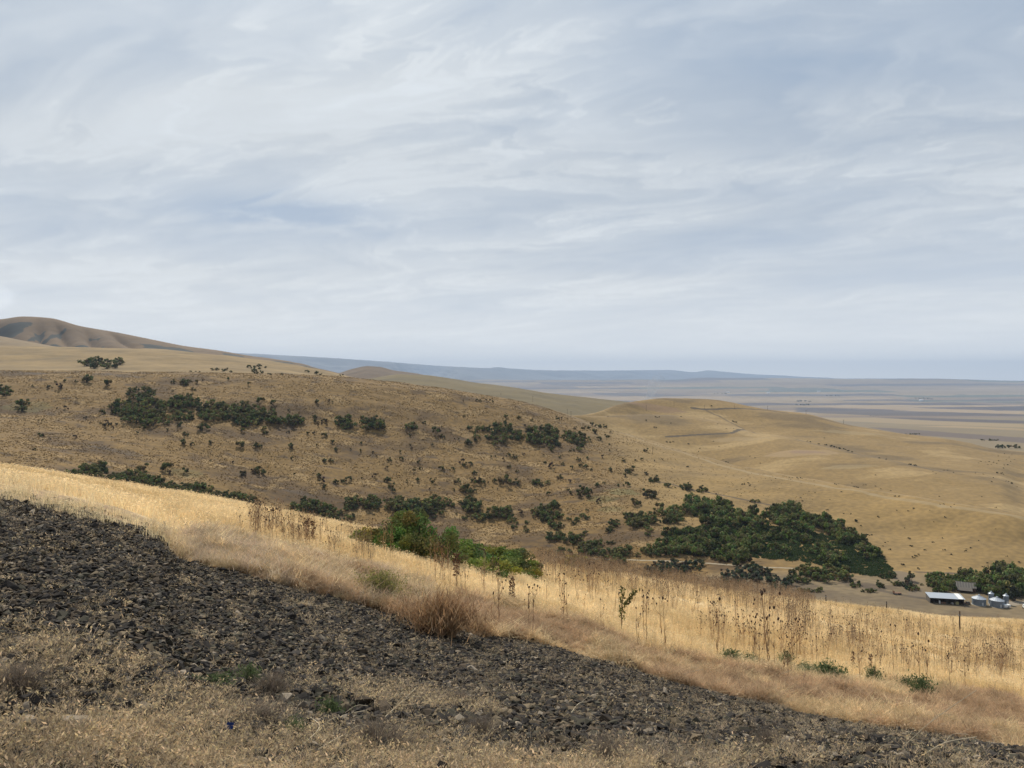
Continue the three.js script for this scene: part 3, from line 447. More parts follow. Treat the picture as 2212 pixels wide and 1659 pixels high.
thicket('hillside_bush', bigBush, [[1,1900,855,65,25,5,55],[1,2110,850,95,35,9,75],[1,1890,930,30,20,2,55],[1,2040,940,35,45,4,62],[1,2130,930,45,35,4,68],[1,2160,770,20,30,2,45],[2,40,900,45,40,4,70]], 'dark green bush in the loose clumps left of the ridge grove', 'bushes of the loose clumps');
thicket('hillside_bush', bigBush, [[2,270,860,130,35,11,90],[2,240,930,120,35,9,90],[2,350,975,50,25,4,75],[2,520,920,100,40,9,90],[2,580,990,35,30,3,85],[2,630,945,40,25,3,65]], 'dark green bush in the dense grove below the saddle', 'bushes of the dense grove below the saddle');
thicket('dry_shrub', drabBush, [[0,960,1150,70,45,6,48],[1,570,800,50,25,5,50]], 'brownish leafless shrub at the edge of a dark thicket', 'brownish shrubs by the thickets');
thicket('hillside_bush', bigBush, [[0,890,610,150,38,11,85],[0,820,565,5,5,1,42],[0,1020,580,5,5,1,42]], 'dark bush in the grove on the hill behind, upper left', 'bushes of the grove on the hill behind');
thicket('hillside_bush', smallBush, [[0,1845,665,30,8,2,40],[0,1945,672,25,10,2,45],[0,2010,685,15,5,1,30],[0,2180,640,35,12,3,50],[0,2195,678,20,8,2,45],[0,1690,685,60,3,3,22],[1,20,315,60,14,4,45],[1,20,360,40,10,2,40],[1,115,375,20,8,2,35],[1,220,378,10,5,1,25],[1,535,375,30,8,2,38],[1,440,350,30,10,3,28],[1,730,385,25,5,2,28]], 'small dark bush along the skyline dip behind the hillside', 'small bushes on the hill behind');
thicket('valley_bush', bigBush, [[0,600,1570,120,25,9,75],[0,830,1540,110,45,13,95],[0,1100,1600,160,35,13,90],[4,1250,205,130,35,12,88],[4,1450,250,90,30,8,80],[4,1660,275,150,40,14,88],[4,1950,325,70,25,6,68],[4,2080,355,140,35,12,85],[4,1820,310,60,20,4,60]], 'dark green bush in the row just above the straw field edge, left', 'bushes of the row along the field edge');
thicket('valley_bush', bigBush, [[1,440,1510,125,50,13,100],[1,640,1570,95,40,7,95],[1,740,1610,110,25,5,80]], 'dark green bush in the first valley thicket left of the big shrub', 'bushes of the first valley thicket');
thicket('valley_bush', bigBush, [[1,840,1480,50,40,5,90],[1,795,1530,45,35,3,85],[1,1010,1490,60,50,6,90],[1,1230,1500,100,50,9,100],[1,1410,1520,165,55,15,100],[1,1570,1470,35,30,2,80],[1,1640,1500,45,40,3,80],[1,1340,1590,90,30,5,80],[1,1560,1590,45,25,3,55]], 'dark green bush in the long valley thicket behind the big shrub', 'bushes of the long valley thicket');
thicket('valley_bush', bigBush, [[1,1870,1510,95,50,9,100],[1,2110,1570,100,50,9,95],[1,1940,1610,70,30,4,90],[1,1750,1465,20,25,1,50],[1,1720,1590,20,15,1,38],[1,1810,1620,25,25,2,42],[6,20,330,35,60,4,65]], 'dark green bush in the valley clump right above the big shrub', 'bushes of the valley clump right of the big shrub');
thicket('valley_bush', bigBush, [[6,240,235,50,28,4,85],[6,300,285,105,35,8,88],[6,350,195,45,22,3,62],[6,385,370,60,28,4,72],[6,520,320,45,32,3,66],[6,600,300,52,22,3,66],[6,130,380,25,45,3,50],[2,250,1310,60,18,4,80]], 'dark green bush scattered over the lower hillside in the centre', 'bushes scattered over the lower hillside');
thicket('valley_bush', bigBush, [[6,380,460,70,30,6,78],[6,540,500,55,32,4,88],[6,640,545,80,45,7,92],[6,610,440,30,25,2,60],[6,740,540,52,32,4,86],[6,830,610,115,35,8,92],[6,940,600,52,40,4,92],[6,650,600,52,25,3,80],[6,860,510,40,15,2,48],[6,450,590,50,25,3,62],[6,940,660,60,30,4,85],[6,730,680,45,15,2,65]], 'dark green bush in the thicket running down to the pale farm track', 'bushes of the thicket by the farm track');
thicket('valley_bush', bigBush, [[6,880,350,40,25,3,64],[6,840,390,35,25,2,70],[6,1060,330,90,45,9,95],[6,1150,310,70,50,6,95],[6,1160,415,35,28,2,70],[6,1370,300,95,50,10,100],[6,1440,240,50,40,4,90],[6,1230,245,20,32,2,45],[6,1150,595,80,40,6,85]], 'dark green bush in the clump left of the big valley grove', 'bushes of the clump left of the big grove');
thicket('valley_bush', bigBush, [[2,1225,1290,35,12,3,70],[2,1325,1335,25,10,2,45],[2,1510,1357,38,18,4,58],[2,1640,1382,40,16,4,56],[2,2100,1475,28,6,2,42]], 'dark bush on the earth bank along the tan slope', 'bushes on the earth bank');
rnd = mulberry(43);
thicket('grove_tree', groveTree, [[6,1590,200,95,70,9,110],[6,1750,260,150,95,18,112],[6,1900,300,135,80,12,112],[6,2100,300,110,70,9,110],[6,1800,360,80,40,5,95],[6,1700,395,60,15,3,60]], 'dark green tree in the upper part of the big valley grove', 'trees of the upper big grove', 0.95);
thicket('grove_tree', groveTree, [[6,1420,450,95,50,8,100],[6,1560,450,105,42,7,95],[6,1300,560,60,50,5,100],[6,1450,560,115,50,9,105],[6,1640,570,115,60,10,102],[6,1800,490,130,70,12,108],[6,2000,520,145,80,14,108],[6,1950,650,80,50,6,105],[6,1800,620,105,40,6,95],[6,2150,440,70,70,6,108]], 'dark green tree in the lower left part of the big valley grove', 'trees of the lower left big grove', 0.95);
thicket('grove_tree', groveTree, [[7,110,270,105,60,10,112],[7,220,230,42,30,3,100],[7,250,360,145,60,13,115],[7,450,330,95,40,7,108],[7,580,400,85,58,8,112],[7,700,470,100,65,10,112],[7,100,440,90,50,6,105],[7,300,480,105,50,6,95],[7,450,580,80,40,5,105],[7,530,660,90,50,7,110],[7,850,600,75,48,6,110],[7,920,620,42,40,3,98],[7,100,590,80,40,4,98]], 'dark green tree on the right side of the big valley grove', 'trees of the right side of the big grove', 0.95);
thicket('valley_bush', bigBush, [[7,340,800,115,50,10,105],[7,480,790,80,55,7,105],[7,640,780,70,50,6,100],[7,1040,810,45,25,4,64],[7,960,890,30,15,2,60],[7,1250,910,35,20,3,62],[7,1330,880,15,10,1,36],[7,860,930,60,12,4,45],[7,760,880,50,15,4,50],[7,420,930,60,10,4,50],[7,300,930,50,10,4,55],[7,1120,870,40,20,4,50],[7,1480,800,20,10,2,40]], 'dark bush on the valley floor below the big grove', 'bushes on the valley floor below the grove');
thicket('willow_bush', willow, [[6,1400,725,140,40,10,95],[6,1250,740,80,40,6,90],[6,1560,725,80,40,6,88],[6,2000,800,180,55,14,110],[6,2130,770,90,50,6,105],[7,120,850,120,50,9,105]], 'grey green willow bush rising behind the edge of the teasel field', 'willow bushes behind the teasel field');
thicket('willow_bush', willow, [[7,1220,850,40,40,2,120],[7,1200,870,30,20,2,70],[7,690,850,20,10,1,60]], 'pale olive willow sapling on the bare bank left of the farm', 'pale willow saplings left of the farm', 1.25);
rnd = mulberry(44);
thicket('farm_tree', groveTree, [[7,1420,830,40,30,7,66],[7,1490,860,100,50,14,80],[7,1700,825,100,35,13,112],[7,1570,900,80,40,8,85],[7,1480,940,60,12,4,65],[7,1790,860,60,40,8,105]], 'green tree around the old grey barn', 'trees around the barn', 1.0);
thicket('farm_tree', groveTree, [[7,1890,870,90,65,15,120],[7,2050,850,90,75,15,140],[7,2150,890,70,75,11,140],[7,2000,940,80,35,8,105],[7,2190,830,40,50,5,120],[7,2300,900,80,60,8,140]], 'green tree behind the grain bins', 'trees behind the grain bins', 1.15);
{ const h = hill.hit(2191, 1298); plant('farm_tree', [bush({ wide: 0.32, lobes: 14, leaves: 700, size: 0.08, tones: [[0.022, 0.030, 0.016], [0.028, 0.036, 0.018]], tall: 1.6 })], h, 9.0, 1, 'dark conical evergreen standing right of the small silo', 'tree'); }
{ const h = onPlain(2175, 969); if (h) for (const dx of [-22, -8, 8, 22]) plant('plain_tree', smallBush, h.clone().setX(h.x + dx), 11, 1.1, 'dark tree clump alone at the foot of the plain, far right', 'tree', 'tree clump at the foot of the plain', false); }

// green bramble between the grove trees
{
  rnd = mulberry(45);
  const poly = [[1659, 1137], [1746, 1147], [1799, 1160], [1866, 1162], [1909, 1207], [1934, 1242], [1921, 1252], [1834, 1237], [1759, 1217], [1659, 1207], [1500, 1200], [1440, 1190], [1430, 1150], [1560, 1130]];
  const inside = (x, y) => { let c = false; for (let i = 0, j = poly.length - 1; i < poly.length; j = i++) if ((poly[i][1] > y) !== (poly[j][1] > y) && x < (poly[j][0] - poly[i][0]) * (y - poly[i][1]) / (poly[j][1] - poly[i][1]) + poly[i][0]) c = !c; return c; };
  const s = new Soup(); for (let i = 0; i < 40; i++) { const a = rnd() * 6.283, r = Math.sqrt(rnd()) * 1.3; s.leaf(Math.cos(a) * r, rr(0.05, 0.9) * (1.2 - r * 0.5), Math.sin(a) * r, rr(0.4, 0.8), vary(pick([[0.056, 0.082, 0.026], [0.046, 0.070, 0.024], [0.072, 0.088, 0.030]]), 0.3)); }
  const pts = []; for (let k = 0; k < 9000 && pts.length < 2600; k++) { const px = rr(1425, 1940), py = rr(1130, 1255); if (!inside(px, py)) continue; const h = hill.hit(px, py, 1); if (h) pts.push(h); }
  const im = new THREE.InstancedMesh(s.geo(), FOLIAGE, pts.length), M = new THREE.Object3D();
  pts.forEach((p, i) => { M.position.copy(p); M.rotation.y = rnd() * 6.28; M.scale.setScalar(rr(0.7, 1.6)); M.updateMatrix(); im.setMatrixAt(i, M.matrix); });
  im.name = 'bramble'; tag(im, 'low green bramble filling the gaps of the big valley grove', 'bramble', null, 'stuff'); scene.add(shade(im));
}
// coarse bunch grass on the brown hillside
{
  rnd = mulberry(46);
  const tones = [[0.175, 0.110, 0.036], [0.135, 0.084, 0.027], [0.23, 0.150, 0.056], [0.090, 0.055, 0.020], [0.12, 0.075, 0.025]];
  const s = new Soup(); for (let i = 0; i < 9; i++) s.blade(rr(-0.35, 0.35), rr(-0.3, 0.3), rr(0.5, 0.9), 0.10, rnd() * 6.28, rr(0.1, 0.5), rr(0, 0.6), [1, 1, 1]);
  const N = 70000, im = new THREE.InstancedMesh(s.geo(), STRAW, N), M = new THREE.Object3D(), c = new THREE.Color(); let i = 0;
  for (let k = 0; k < N * 6 && i < N; k++) {
    const px = rr(-80, 1760), d = Math.sqrt(rr(500 * 500, 985 * 985)), { D } = hill.profile(px); if (d < D[1] || d > D[4]) continue;
    const x = BX(px) * d, n = fbm(x / 34 + 70, d / 18, 3) + 0.5 * noise(x / 5, d / 4); if (n < -0.05 + rr(-0.3, 0.3)) continue;
    if (px > 1250 && rnd() < smooth(1250, 1500, px + (d - 760) * 0.35) * 0.93) continue;
    M.position.set(x, hill.y(px, d) - 0.03, -d); M.rotation.set(0, rnd() * 6.28, 0); const q = rr(0.5, 1.35); M.scale.set(q * rr(0.9, 1.5), q * 0.7, q); M.updateMatrix(); im.setMatrixAt(i, M.matrix);
    const t = n > 0.3 ? tones[2] : pick(tones), v = rr(0.8, 1.2); im.setColorAt(i, c.setRGB(t[0] * v, t[1] * v, t[2] * v)); i++;
  }
  im.count = i; im.name = 'bunch_grass'; tag(im, 'coarse brown bunch grass covering the hillside beyond the valley', 'grass', null, 'stuff'); scene.add(shade(im));
}
// ---------------------------------------------------------------- the farm on the valley floor
const ground = (x, d) => hill.at(x, d);
const stand = (g, px, py, turn = 0) => { const h = hill.hit(px, py, 1); g.position.copy(h); g.rotation.y = turn; return g; };
const box = (w, h, d, x = 0, y = 0, z = 0) => new THREE.BoxGeometry(w, h, d).translate(x, y + h / 2, z);
const steel = mat(0.17, 0.20, 0.235, 0.6, { metalness: 0.25 }), roofSteel = mat(0.40, 0.43, 0.47, 0.5, { metalness: 0.4 }), timber = mat(0.10, 0.085, 0.07), rustWood = mat(0.085, 0.045, 0.03), greyBoard = mat(0.13, 0.115, 0.10), white = mat(0.80, 0.80, 0.78, 0.5), darkGlass = mat(0.02, 0.025, 0.03, 0.15), rubber = mat(0.03, 0.03, 0.03), rust = mat(0.16, 0.08, 0.045);
{ // open fronted pole shed
  const g = stand(thing('pole_shed', 'long open fronted shed with a pale metal roof on the valley floor', 'shed'), 2041, 1301, -0.22), L = 16.8, W = 7.5;
  const corr = new THREE.PlaneGeometry(L + 0.8, W + 1.2, 84, 1); corr.rotateX(-Math.PI / 2); const p = corr.attributes.position; for (let i = 0; i < p.count; i++) p.setY(i, p.getY(i) + (Math.abs(Math.round((p.getX(i) + 9) / ((L + 0.8) / 84))) % 2 ? 0.05 : 0)); corr.computeVertexNormals();
  const roof = mesh('roof', corr, roofSteel, g); roof.position.set(0, 3.55, 0); roof.rotation.x = 0.10;
  const patch = mesh('roof_sheet', box(2.2, 0.06, W + 1.0), mat(0.78, 0.77, 0.72, 0.5), g); patch.position.set(L / 2 - 1.6, 3.64, 0); patch.rotation.x = 0.10; patch.userData.label = 'paler roof sheet at the right end';
  mesh('back_wall', box(L, 3.7, 0.12, 0, -0.3, -W / 2), timber, g); mesh('side_wall', box(0.12, 3.3, W - 0.4, L / 2, -0.3, 0), timber, g); mesh('side_wall', box(0.12, 3.3, W - 0.4, -L / 2, -0.3, 0), timber, g);
  for (let i = 0; i < 5; i++) mesh('post', box(0.22, 3.2, 0.22, -L / 2 + 0.2 + i * (L - 0.4) / 4, -0.3, W / 2 - 0.1), timber, g); mesh('front_beam', box(L, 0.3, 0.15, 0, 2.75, W / 2 - 0.1), timber, g);
  for (const [x, w, h, c, n, l] of [[-3.6, 0.7, 1.5, white, 'storage_drum', 'pale upright drum inside the open shed'], [5.0, 1.7, 1.5, mat(0.30, 0.27, 0.13), 'hay_bale', 'yellowish bale stack at the right end of the shed'], [2.7, 1.3, 0.9, mat(0.3, 0.28, 0.25), 'feed_sack', 'grey sacks left of the yellowish bale'], [-1.6, 2.6, 0.8, rust, 'rusty_implement', 'low rusty implement in the middle of the shed']]) { const m = mesh(n, box(w, h, 1.1), c, scene); m.position.copy(g.localToWorld(new THREE.Vector3(x, 0, W / 2 - 1.0))); g.updateMatrixWorld(); m.position.copy(new THREE.Vector3(x, 0, W / 2 - 0.9).applyMatrix4(g.matrixWorld)); m.position.y = ground(m.position.x, -m.position.z) - 0.05; m.rotation.y = g.rotation.y; tag(m, l, n.split('_').pop()); }
}
function bin(label, px, py, dia, wall, roofH, ribs) {
  const g = stand(thing('grain_bin', label, 'grain bin', null), px, py), r = dia / 2, pts = []; const n = Math.round(wall / 0.28);
  for (let i = 0; i <= n; i++) { const y = i / n * wall; pts.push(new THREE.Vector2(r - 0.035, y), new THREE.Vector2(r + 0.02, y + wall / n * 0.5)); } pts.pop(); pts.push(new THREE.Vector2(r, wall + 0.02));
  mesh('wall', new THREE.LatheGeometry(pts, 40), steel, g);
  mesh('roof', new THREE.LatheGeometry([[r + 0.18, wall], [r * 0.5, wall + roofH * 0.52], [0.42, wall + roofH * 0.93], [0.38, wall + roofH]].map(a => new THREE.Vector2(...a)), 40), roofSteel, g);
  for (let i = 0; i < ribs; i++) { const a = i / ribs * 6.283, e = new Soup(); e.stick([Math.cos(a) * (r + 0.16), wall + 0.05, Math.sin(a) * (r + 0.16)], [Math.cos(a) * 0.42, wall + roofH * 0.95, Math.sin(a) * 0.42], 0.05, 0.04, [1, 1, 1]); mesh('roof_rib', e.geo(), roofSteel, g); }
  mesh('cap', new THREE.CylinderGeometry(0.34, 0.44, 0.45, 18).translate(0, wall + roofH + 0.2, 0), roofSteel, g);
  mesh('base_ring', new THREE.CylinderGeometry(r + 0.3, r + 0.35, 0.5, 36).translate(0, -0.1, 0), mat(0.4, 0.38, 0.34), g);
  mesh('door', box(0.9, 1.5, 0.1, 0, 0.4, r + 0.02), mat(0.5, 0.53, 0.56, 0.5, { metalness: 0.5 }), g);
}
bin('wide corrugated steel grain bin nearer to the open shed', 2114.7, 1306, 6.7, 3.5, 1.55, 18);
bin('wide corrugated steel grain bin between the two slim silos', 2153.8, 1310, 6.7, 3.5, 1.55, 18);
bin('slim tall silo behind the gap of the two wide bins', 2141, 1303.5, 2.6, 5.4, 0.9, 8);
bin('slim silo at the right of the wide bins', 2173, 1305.5, 2.6, 4.7, 0.9, 8);
{ // old barn
  const g = stand(thing('old_barn', 'weathered grey barn with a sagging roof among the trees', 'barn'), 2086, 1276, -0.42), L = 9.5, W = 6.5, h = 2.6, r = 2.6;
  mesh('side_wall', box(L, h, 0.15, 0, -0.3, W / 2), rustWood, g); mesh('side_wall', box(L, h, 0.15, 0, -0.3, -W / 2), rustWood, g);
  for (const s of [-1, 1]) { const sh = new THREE.Shape([new THREE.Vector2(-W / 2, -0.3), new THREE.Vector2(W / 2, -0.3), new THREE.Vector2(W / 2, h), new THREE.Vector2(0, h + r), new THREE.Vector2(-W / 2, h)]); const e = new THREE.ExtrudeGeometry(sh, { depth: 0.15, bevelEnabled: false }); e.rotateY(Math.PI / 2); mesh('gable_wall', e, rustWood, g).position.x = s * L / 2 - (s > 0 ? 0.15 : 0); }
  const rl = Math.hypot(W / 2 + 0.3, r);
  for (const s of [-1, 1]) { const n = 22; for (let i = 0; i < n; i++) { const b = box((L + 0.6) / n - 0.02, 0.08, rl + rr(-0.1, 0.15)), m = mesh('roof_board', b, i % 3 ? greyBoard : mat(0.19, 0.17, 0.14), g); m.position.set(-(L + 0.6) / 2 + (i + 0.5) * (L + 0.6) / n, h + r / 2 - 0.05 - 0.25 * Math.sin((i + 0.5) / n * 3.14), s * (W / 4 + 0.08)); m.rotation.x = s * Math.atan2(r, W / 2 + 0.3); } }
  const lean = mesh('lean_to_roof', box(L * 0.8, 0.1, 3.6), mat(0.10, 0.085, 0.07), g); lean.position.set(-1, 1.95, W / 2 + 1.6); lean.rotation.x = 0.32;
  for (const x of [-4.2, -1, 2.4]) mesh('lean_to_post', box(0.15, 1.6, 0.15, x, -0.3, W / 2 + 3.1), timber, g);
}
function wheel(g, x, z, r = 0.38) { const w = mesh('wheel', new THREE.CylinderGeometry(r, r, 0.25, 18).rotateX(Math.PI / 2).translate(x, r - 0.05, z), rubber, g); mesh('rim', new THREE.CylinderGeometry(r * 0.55, r * 0.55, 0.27, 14).rotateX(Math.PI / 2).translate(x, r - 0.05, z), steel, w); }
{ // white box trailer
  const g = stand(thing('box_trailer', 'low white box trailer parked before the slim right silo', 'trailer'), 2174, 1313, 0.25), L = 3.5;
  mesh('body', box(L, 1.15, 1.9, 0, 0.45, 0), mat(0.72, 0.72, 0.70, 0.5), g); mesh('roof', box(L + 0.1, 0.1, 2.0, 0, 1.6, 0), white, g); for (const x of [-0.5, 0.5]) for (const z of [-0.9, 0.9]) wheel(g, x, z); mesh('drawbar', box(1.3, 0.12, 0.15, -L / 2 - 0.6, 0.4, 0), timber, g); mesh('window', box(1.0, 0.4, 0.06, 0.5, 0.95, 0.94), darkGlass, g);
}
{ // truck cut by the right edge
  const g = stand(thing('farm_truck', 'white farm truck cut off by the right edge of the picture', 'truck'), 2217, 1317, 1.25);
  mesh('cab', box(1.7, 1.5, 1.9, 1.6, 0.75, 0), white, g); mesh('windscreen', box(0.06, 0.65, 1.6, 2.46, 1.5, 0), darkGlass, g); mesh('window', box(0.9, 0.6, 0.06, 1.6, 1.5, 0.96), darkGlass, g); mesh('window', box(0.9, 0.6, 0.06, 1.6, 1.5, -0.96), darkGlass, g); mesh('bonnet', box(1.1, 0.8, 1.7, 2.95, 0.75, 0), white, g); mesh('cargo_box', box(3.8, 1.6, 2.1, -1.2, 0.9, 0), mat(0.66, 0.66, 0.64, 0.6), g); for (const x of [-2.2, -1.2, 2.6]) for (const z of [-0.9, 0.9]) wheel(g, x, z, 0.45); for (const z of [-0.6, 0.6]) mesh('headlight', box(0.06, 0.2, 0.3, 3.52, 1.1, z), steel, g);
}
{ // farm implement and old trailer
  const g = stand(thing('farm_implement', 'dark farm implement standing between the shed and the first bin', 'implement'), 2088, 1305.5, 0.1); mesh('frame', box(3.6, 0.25, 1.2, 0, 0.5, 0), rust, g); mesh('hopper', box(1.6, 0.8, 1.3, 0.6, 0.75, 0), timber, g); for (const x of [-1.2, 1.2]) for (const z of [-0.7, 0.7]) wheel(g, x, z, 0.4); mesh('seat', box(0.5, 0.1, 0.5, -1.1, 1.0, 0), rust, g); mesh('drawbar', box(1.4, 0.12, 0.12, -2.4, 0.5, 0), rust, g);
  const k = stand(thing('hay_wagon', 'old rusty hay wagon on the bare ground left of the shed', 'wagon'), 1938, 1284, 0.05); mesh('bed', box(4.2, 0.25, 2.0, 0, 0.75, 0), rust, k); for (const x of [-1.4, 1.4]) for (const z of [-0.9, 0.9]) wheel(k, x, z, 0.42); mesh('end_rack', box(0.12, 1.1, 2.0, -2.05, 1.0, 0), rust, k);
}
// wire fence posts by the farm and at the field edge
const postMat = mat(0.085, 0.065, 0.05);
for (const [px, py] of [[2018, 1302], [2035, 1304.5], [2044, 1305], [2055, 1306.5], [2084, 1312]]) { const h = hill.hit(px, py, 1), g = thing('fence_post', 'short wooden fence post before the open shed', 'fence post', 'fence posts before the shed'); mesh('post', box(0.16, 1.5, 0.16, 0, -0.2, 0), postMat, g); mesh('wire_staple', box(0.2, 0.03, 0.2, 0, 0.95, 0), steel, g); g.position.copy(h); }
for (const [px, py, top, label] of [[2073, 1366, 1320, 'tall brown fence post in the right of the straw field'], [1915, 1321, 1299, 'brown fence post at the field edge, middle one of three'], [1784, 1302, 1281, 'brown fence post at the field edge, left of the other two']]) { const h = near.hit(px, py), s = (py - top) / 1659 * -h.z, g = thing('fence_post', label, 'fence post'); mesh('post', new THREE.CylinderGeometry(0.045, 0.055, s + 0.2, 8).translate(0, s / 2 - 0.1, 0), postMat, g); mesh('wire_clip', box(0.12, 0.03, 0.12, 0, s * 0.8, 0), steel, g); g.position.copy(h); }
// power poles over the saddle
for (const [px, py, hi, label] of [[1151, 868, 13, 'power pole on the ridge left of the saddle'], [1225.5, 895, 12, 'left power pole of the pair in the saddle'], [1233.5, 901, 13, 'right power pole of the pair in the saddle'], [1396, 888, 13.5, 'first power pole on the rounded hill, right of the saddle'], [1456, 880, 13, 'power pole near the crown of the rounded hill'], [1522, 884, 10, 'power pole above the hill track, left one'], [1587, 883.5, 10, 'power pole above the hill track, right one'], [1658, 886.5, 10, 'power pole on the shoulder of the rounded hill'], [1741, 895, 9, 'power pole on the right skyline of the rounded hill'], [1822, 914.5, 8, 'lowest power pole on the right skyline of the rounded hill'], [1410, 982, 17.5, 'nearest power pole on the tan spur'], [1718, 1092, 10, 'power pole above the right side of the big grove'], [89, 824, 16.5, 'power pole alone on the upper left hillside'], [1082, 853, 4.5, 'short pole on the ridge, left of the saddle']]) {
  const h = onHills(px, py); if (!h) continue; const s = hi / 1659 * -h.z, g = thing('power_pole', label, 'power pole');
  mesh('pole', new THREE.CylinderGeometry(0.13, 0.18, s + 0.6, 8).translate(0, s / 2 - 0.3, 0), postMat, g); const c = mesh('crossarm', box(2.4, 0.14, 0.14, 0, s - 0.7, 0), postMat, g); for (const x of [-1.05, 0, 1.05]) mesh('insulator', new THREE.CylinderGeometry(0.06, 0.08, 0.25, 6).translate(x, s - 0.43, 0), mat(0.3, 0.3, 0.3, 0.3), c); g.position.copy(h); g.rotation.y = 0.3;
}
// distant farmsteads and tree rows on the plain
{
  rnd = mulberry(47);
  for (const [px, py, n, label] of [[1800, 856, 5, 'tree in the hazy row right of the distant farmstead'], [2000, 862, 7, 'tree in the hazy shelter belt far out on the plain'], [1740, 868, 6, 'tree in the hazy row behind the rounded hill'], [1560, 851, 5, 'tree beside the distant white barns'], [1890, 899, 4, 'tree in the small clump by the brown field'], [1735, 876, 4, 'tree in the small dark clump behind the hill shoulder'], [1975, 939, 6, 'bush in the row below the brown strip field'], [2140, 952, 6, 'bush in the row by the brown strip field, far right']]) for (let i = 0; i < n; i++) { const h = onPlain(px + (i - n / 2) * 6 + rr(-3, 3), py + rr(-0.6, 0.6)); if (h) plant('plain_tree', smallBush, h, py > 890 ? rr(4, 7) : rr(20, 34), rr(1, 1.8), label, 'tree', label + 's', false); }
  for (const [px, py, label] of [[1573, 848.6, 'white barn of the distant farmstead on the plain'], [1660, 849.6, 'long white shed far out on the plain'], [1769, 847, 'tiny white building on the green field of the plain'], [1990, 866, 'tiny pale building beside the shelter belt']]) { const h = onPlain(px, py); if (!h) continue; const g = thing('distant_barn', label, 'barn'); mesh('wall', box(60, 12, 28), white, g); const r = mesh('roof', new THREE.CylinderGeometry(16, 16, 62, 3).rotateZ(Math.PI / 2).rotateX(Math.PI / 2 * 0).scale(1, 0.5, 1).translate(0, 15, 0), white, g); g.position.copy(h); }
}

// dust raised far out on the plain
{
  rnd = mulberry(48);
  const dust = new THREE.MeshStandardMaterial({ color: rgb(0.75, 0.74, 0.72), roughness: 1, transparent: true, opacity: 0.045, depthWrite: false }), g = thing('dust_plume', 'faint pale dust plume rising from the plain left of the rounded hill', 'dust');
  const h = onPlain(1392, 869);
  for (let i = 0; i < 26; i++) { const t = i / 25, m = mesh('puff', new THREE.IcosahedronGeometry(1, 3), dust, g), s = mix(16, 75, t) * rr(0.7, 1.2); m.position.set(mix(-40, 190, t) + rr(-30, 30), mix(8, 330, t * t), rr(-40, 40)); m.scale.set(s * 1.3, s, s); m.castShadow = false; }
  g.position.copy(h);
}

// ---------------------------------------------------------------- the gravel bank: stones
const M4 = new THREE.Object3D(), CC = new THREE.Color();
function stoneGeo(seed, flatness) {
  const r = mulberry(seed), pts = []; for (let i = 0; i < 13; i++) { const a = r() * 6.283, t = Math.acos(r() * 2 - 1), q = 0.40 + 0.18 * r(); pts.push(new THREE.Vector3(Math.sin(t) * Math.cos(a) * q * 1.25, Math.cos(t) * q * flatness, Math.sin(t) * Math.sin(a) * q)); }
  const g = new ConvexGeometry(pts); g.deleteAttribute('uv'); return g;
}
const stones = [0.6, 0.75, 0.5, 1.0, 0.7, 0.85, 0.9].map((f, i) => stoneGeo(100 + i, f));
const stoneTone = () => { const k = rnd(), v = k < 0.84 ? rr(0.8, 1.7) : rr(0.8, 1.35); const c = k < 0.50 ? [0.026, 0.0225, 0.020] : k < 0.70 ? [0.055, 0.041, 0.028] : k < 0.84 ? [0.048, 0.043, 0.031] : k < 0.97 ? [0.13, 0.10, 0.064] : [0.22, 0.18, 0.135]; return CC.setRGB(c[0] * v, c[1] * v, c[2] * v); };
const slopeUp = (x, d) => { const e = 0.12; return new THREE.Vector3(near.at(x - e, d) - near.at(x + e, d), 2 * e, -(near.at(x, d - e) - near.at(x, d + e)) * 1).normalize(); };
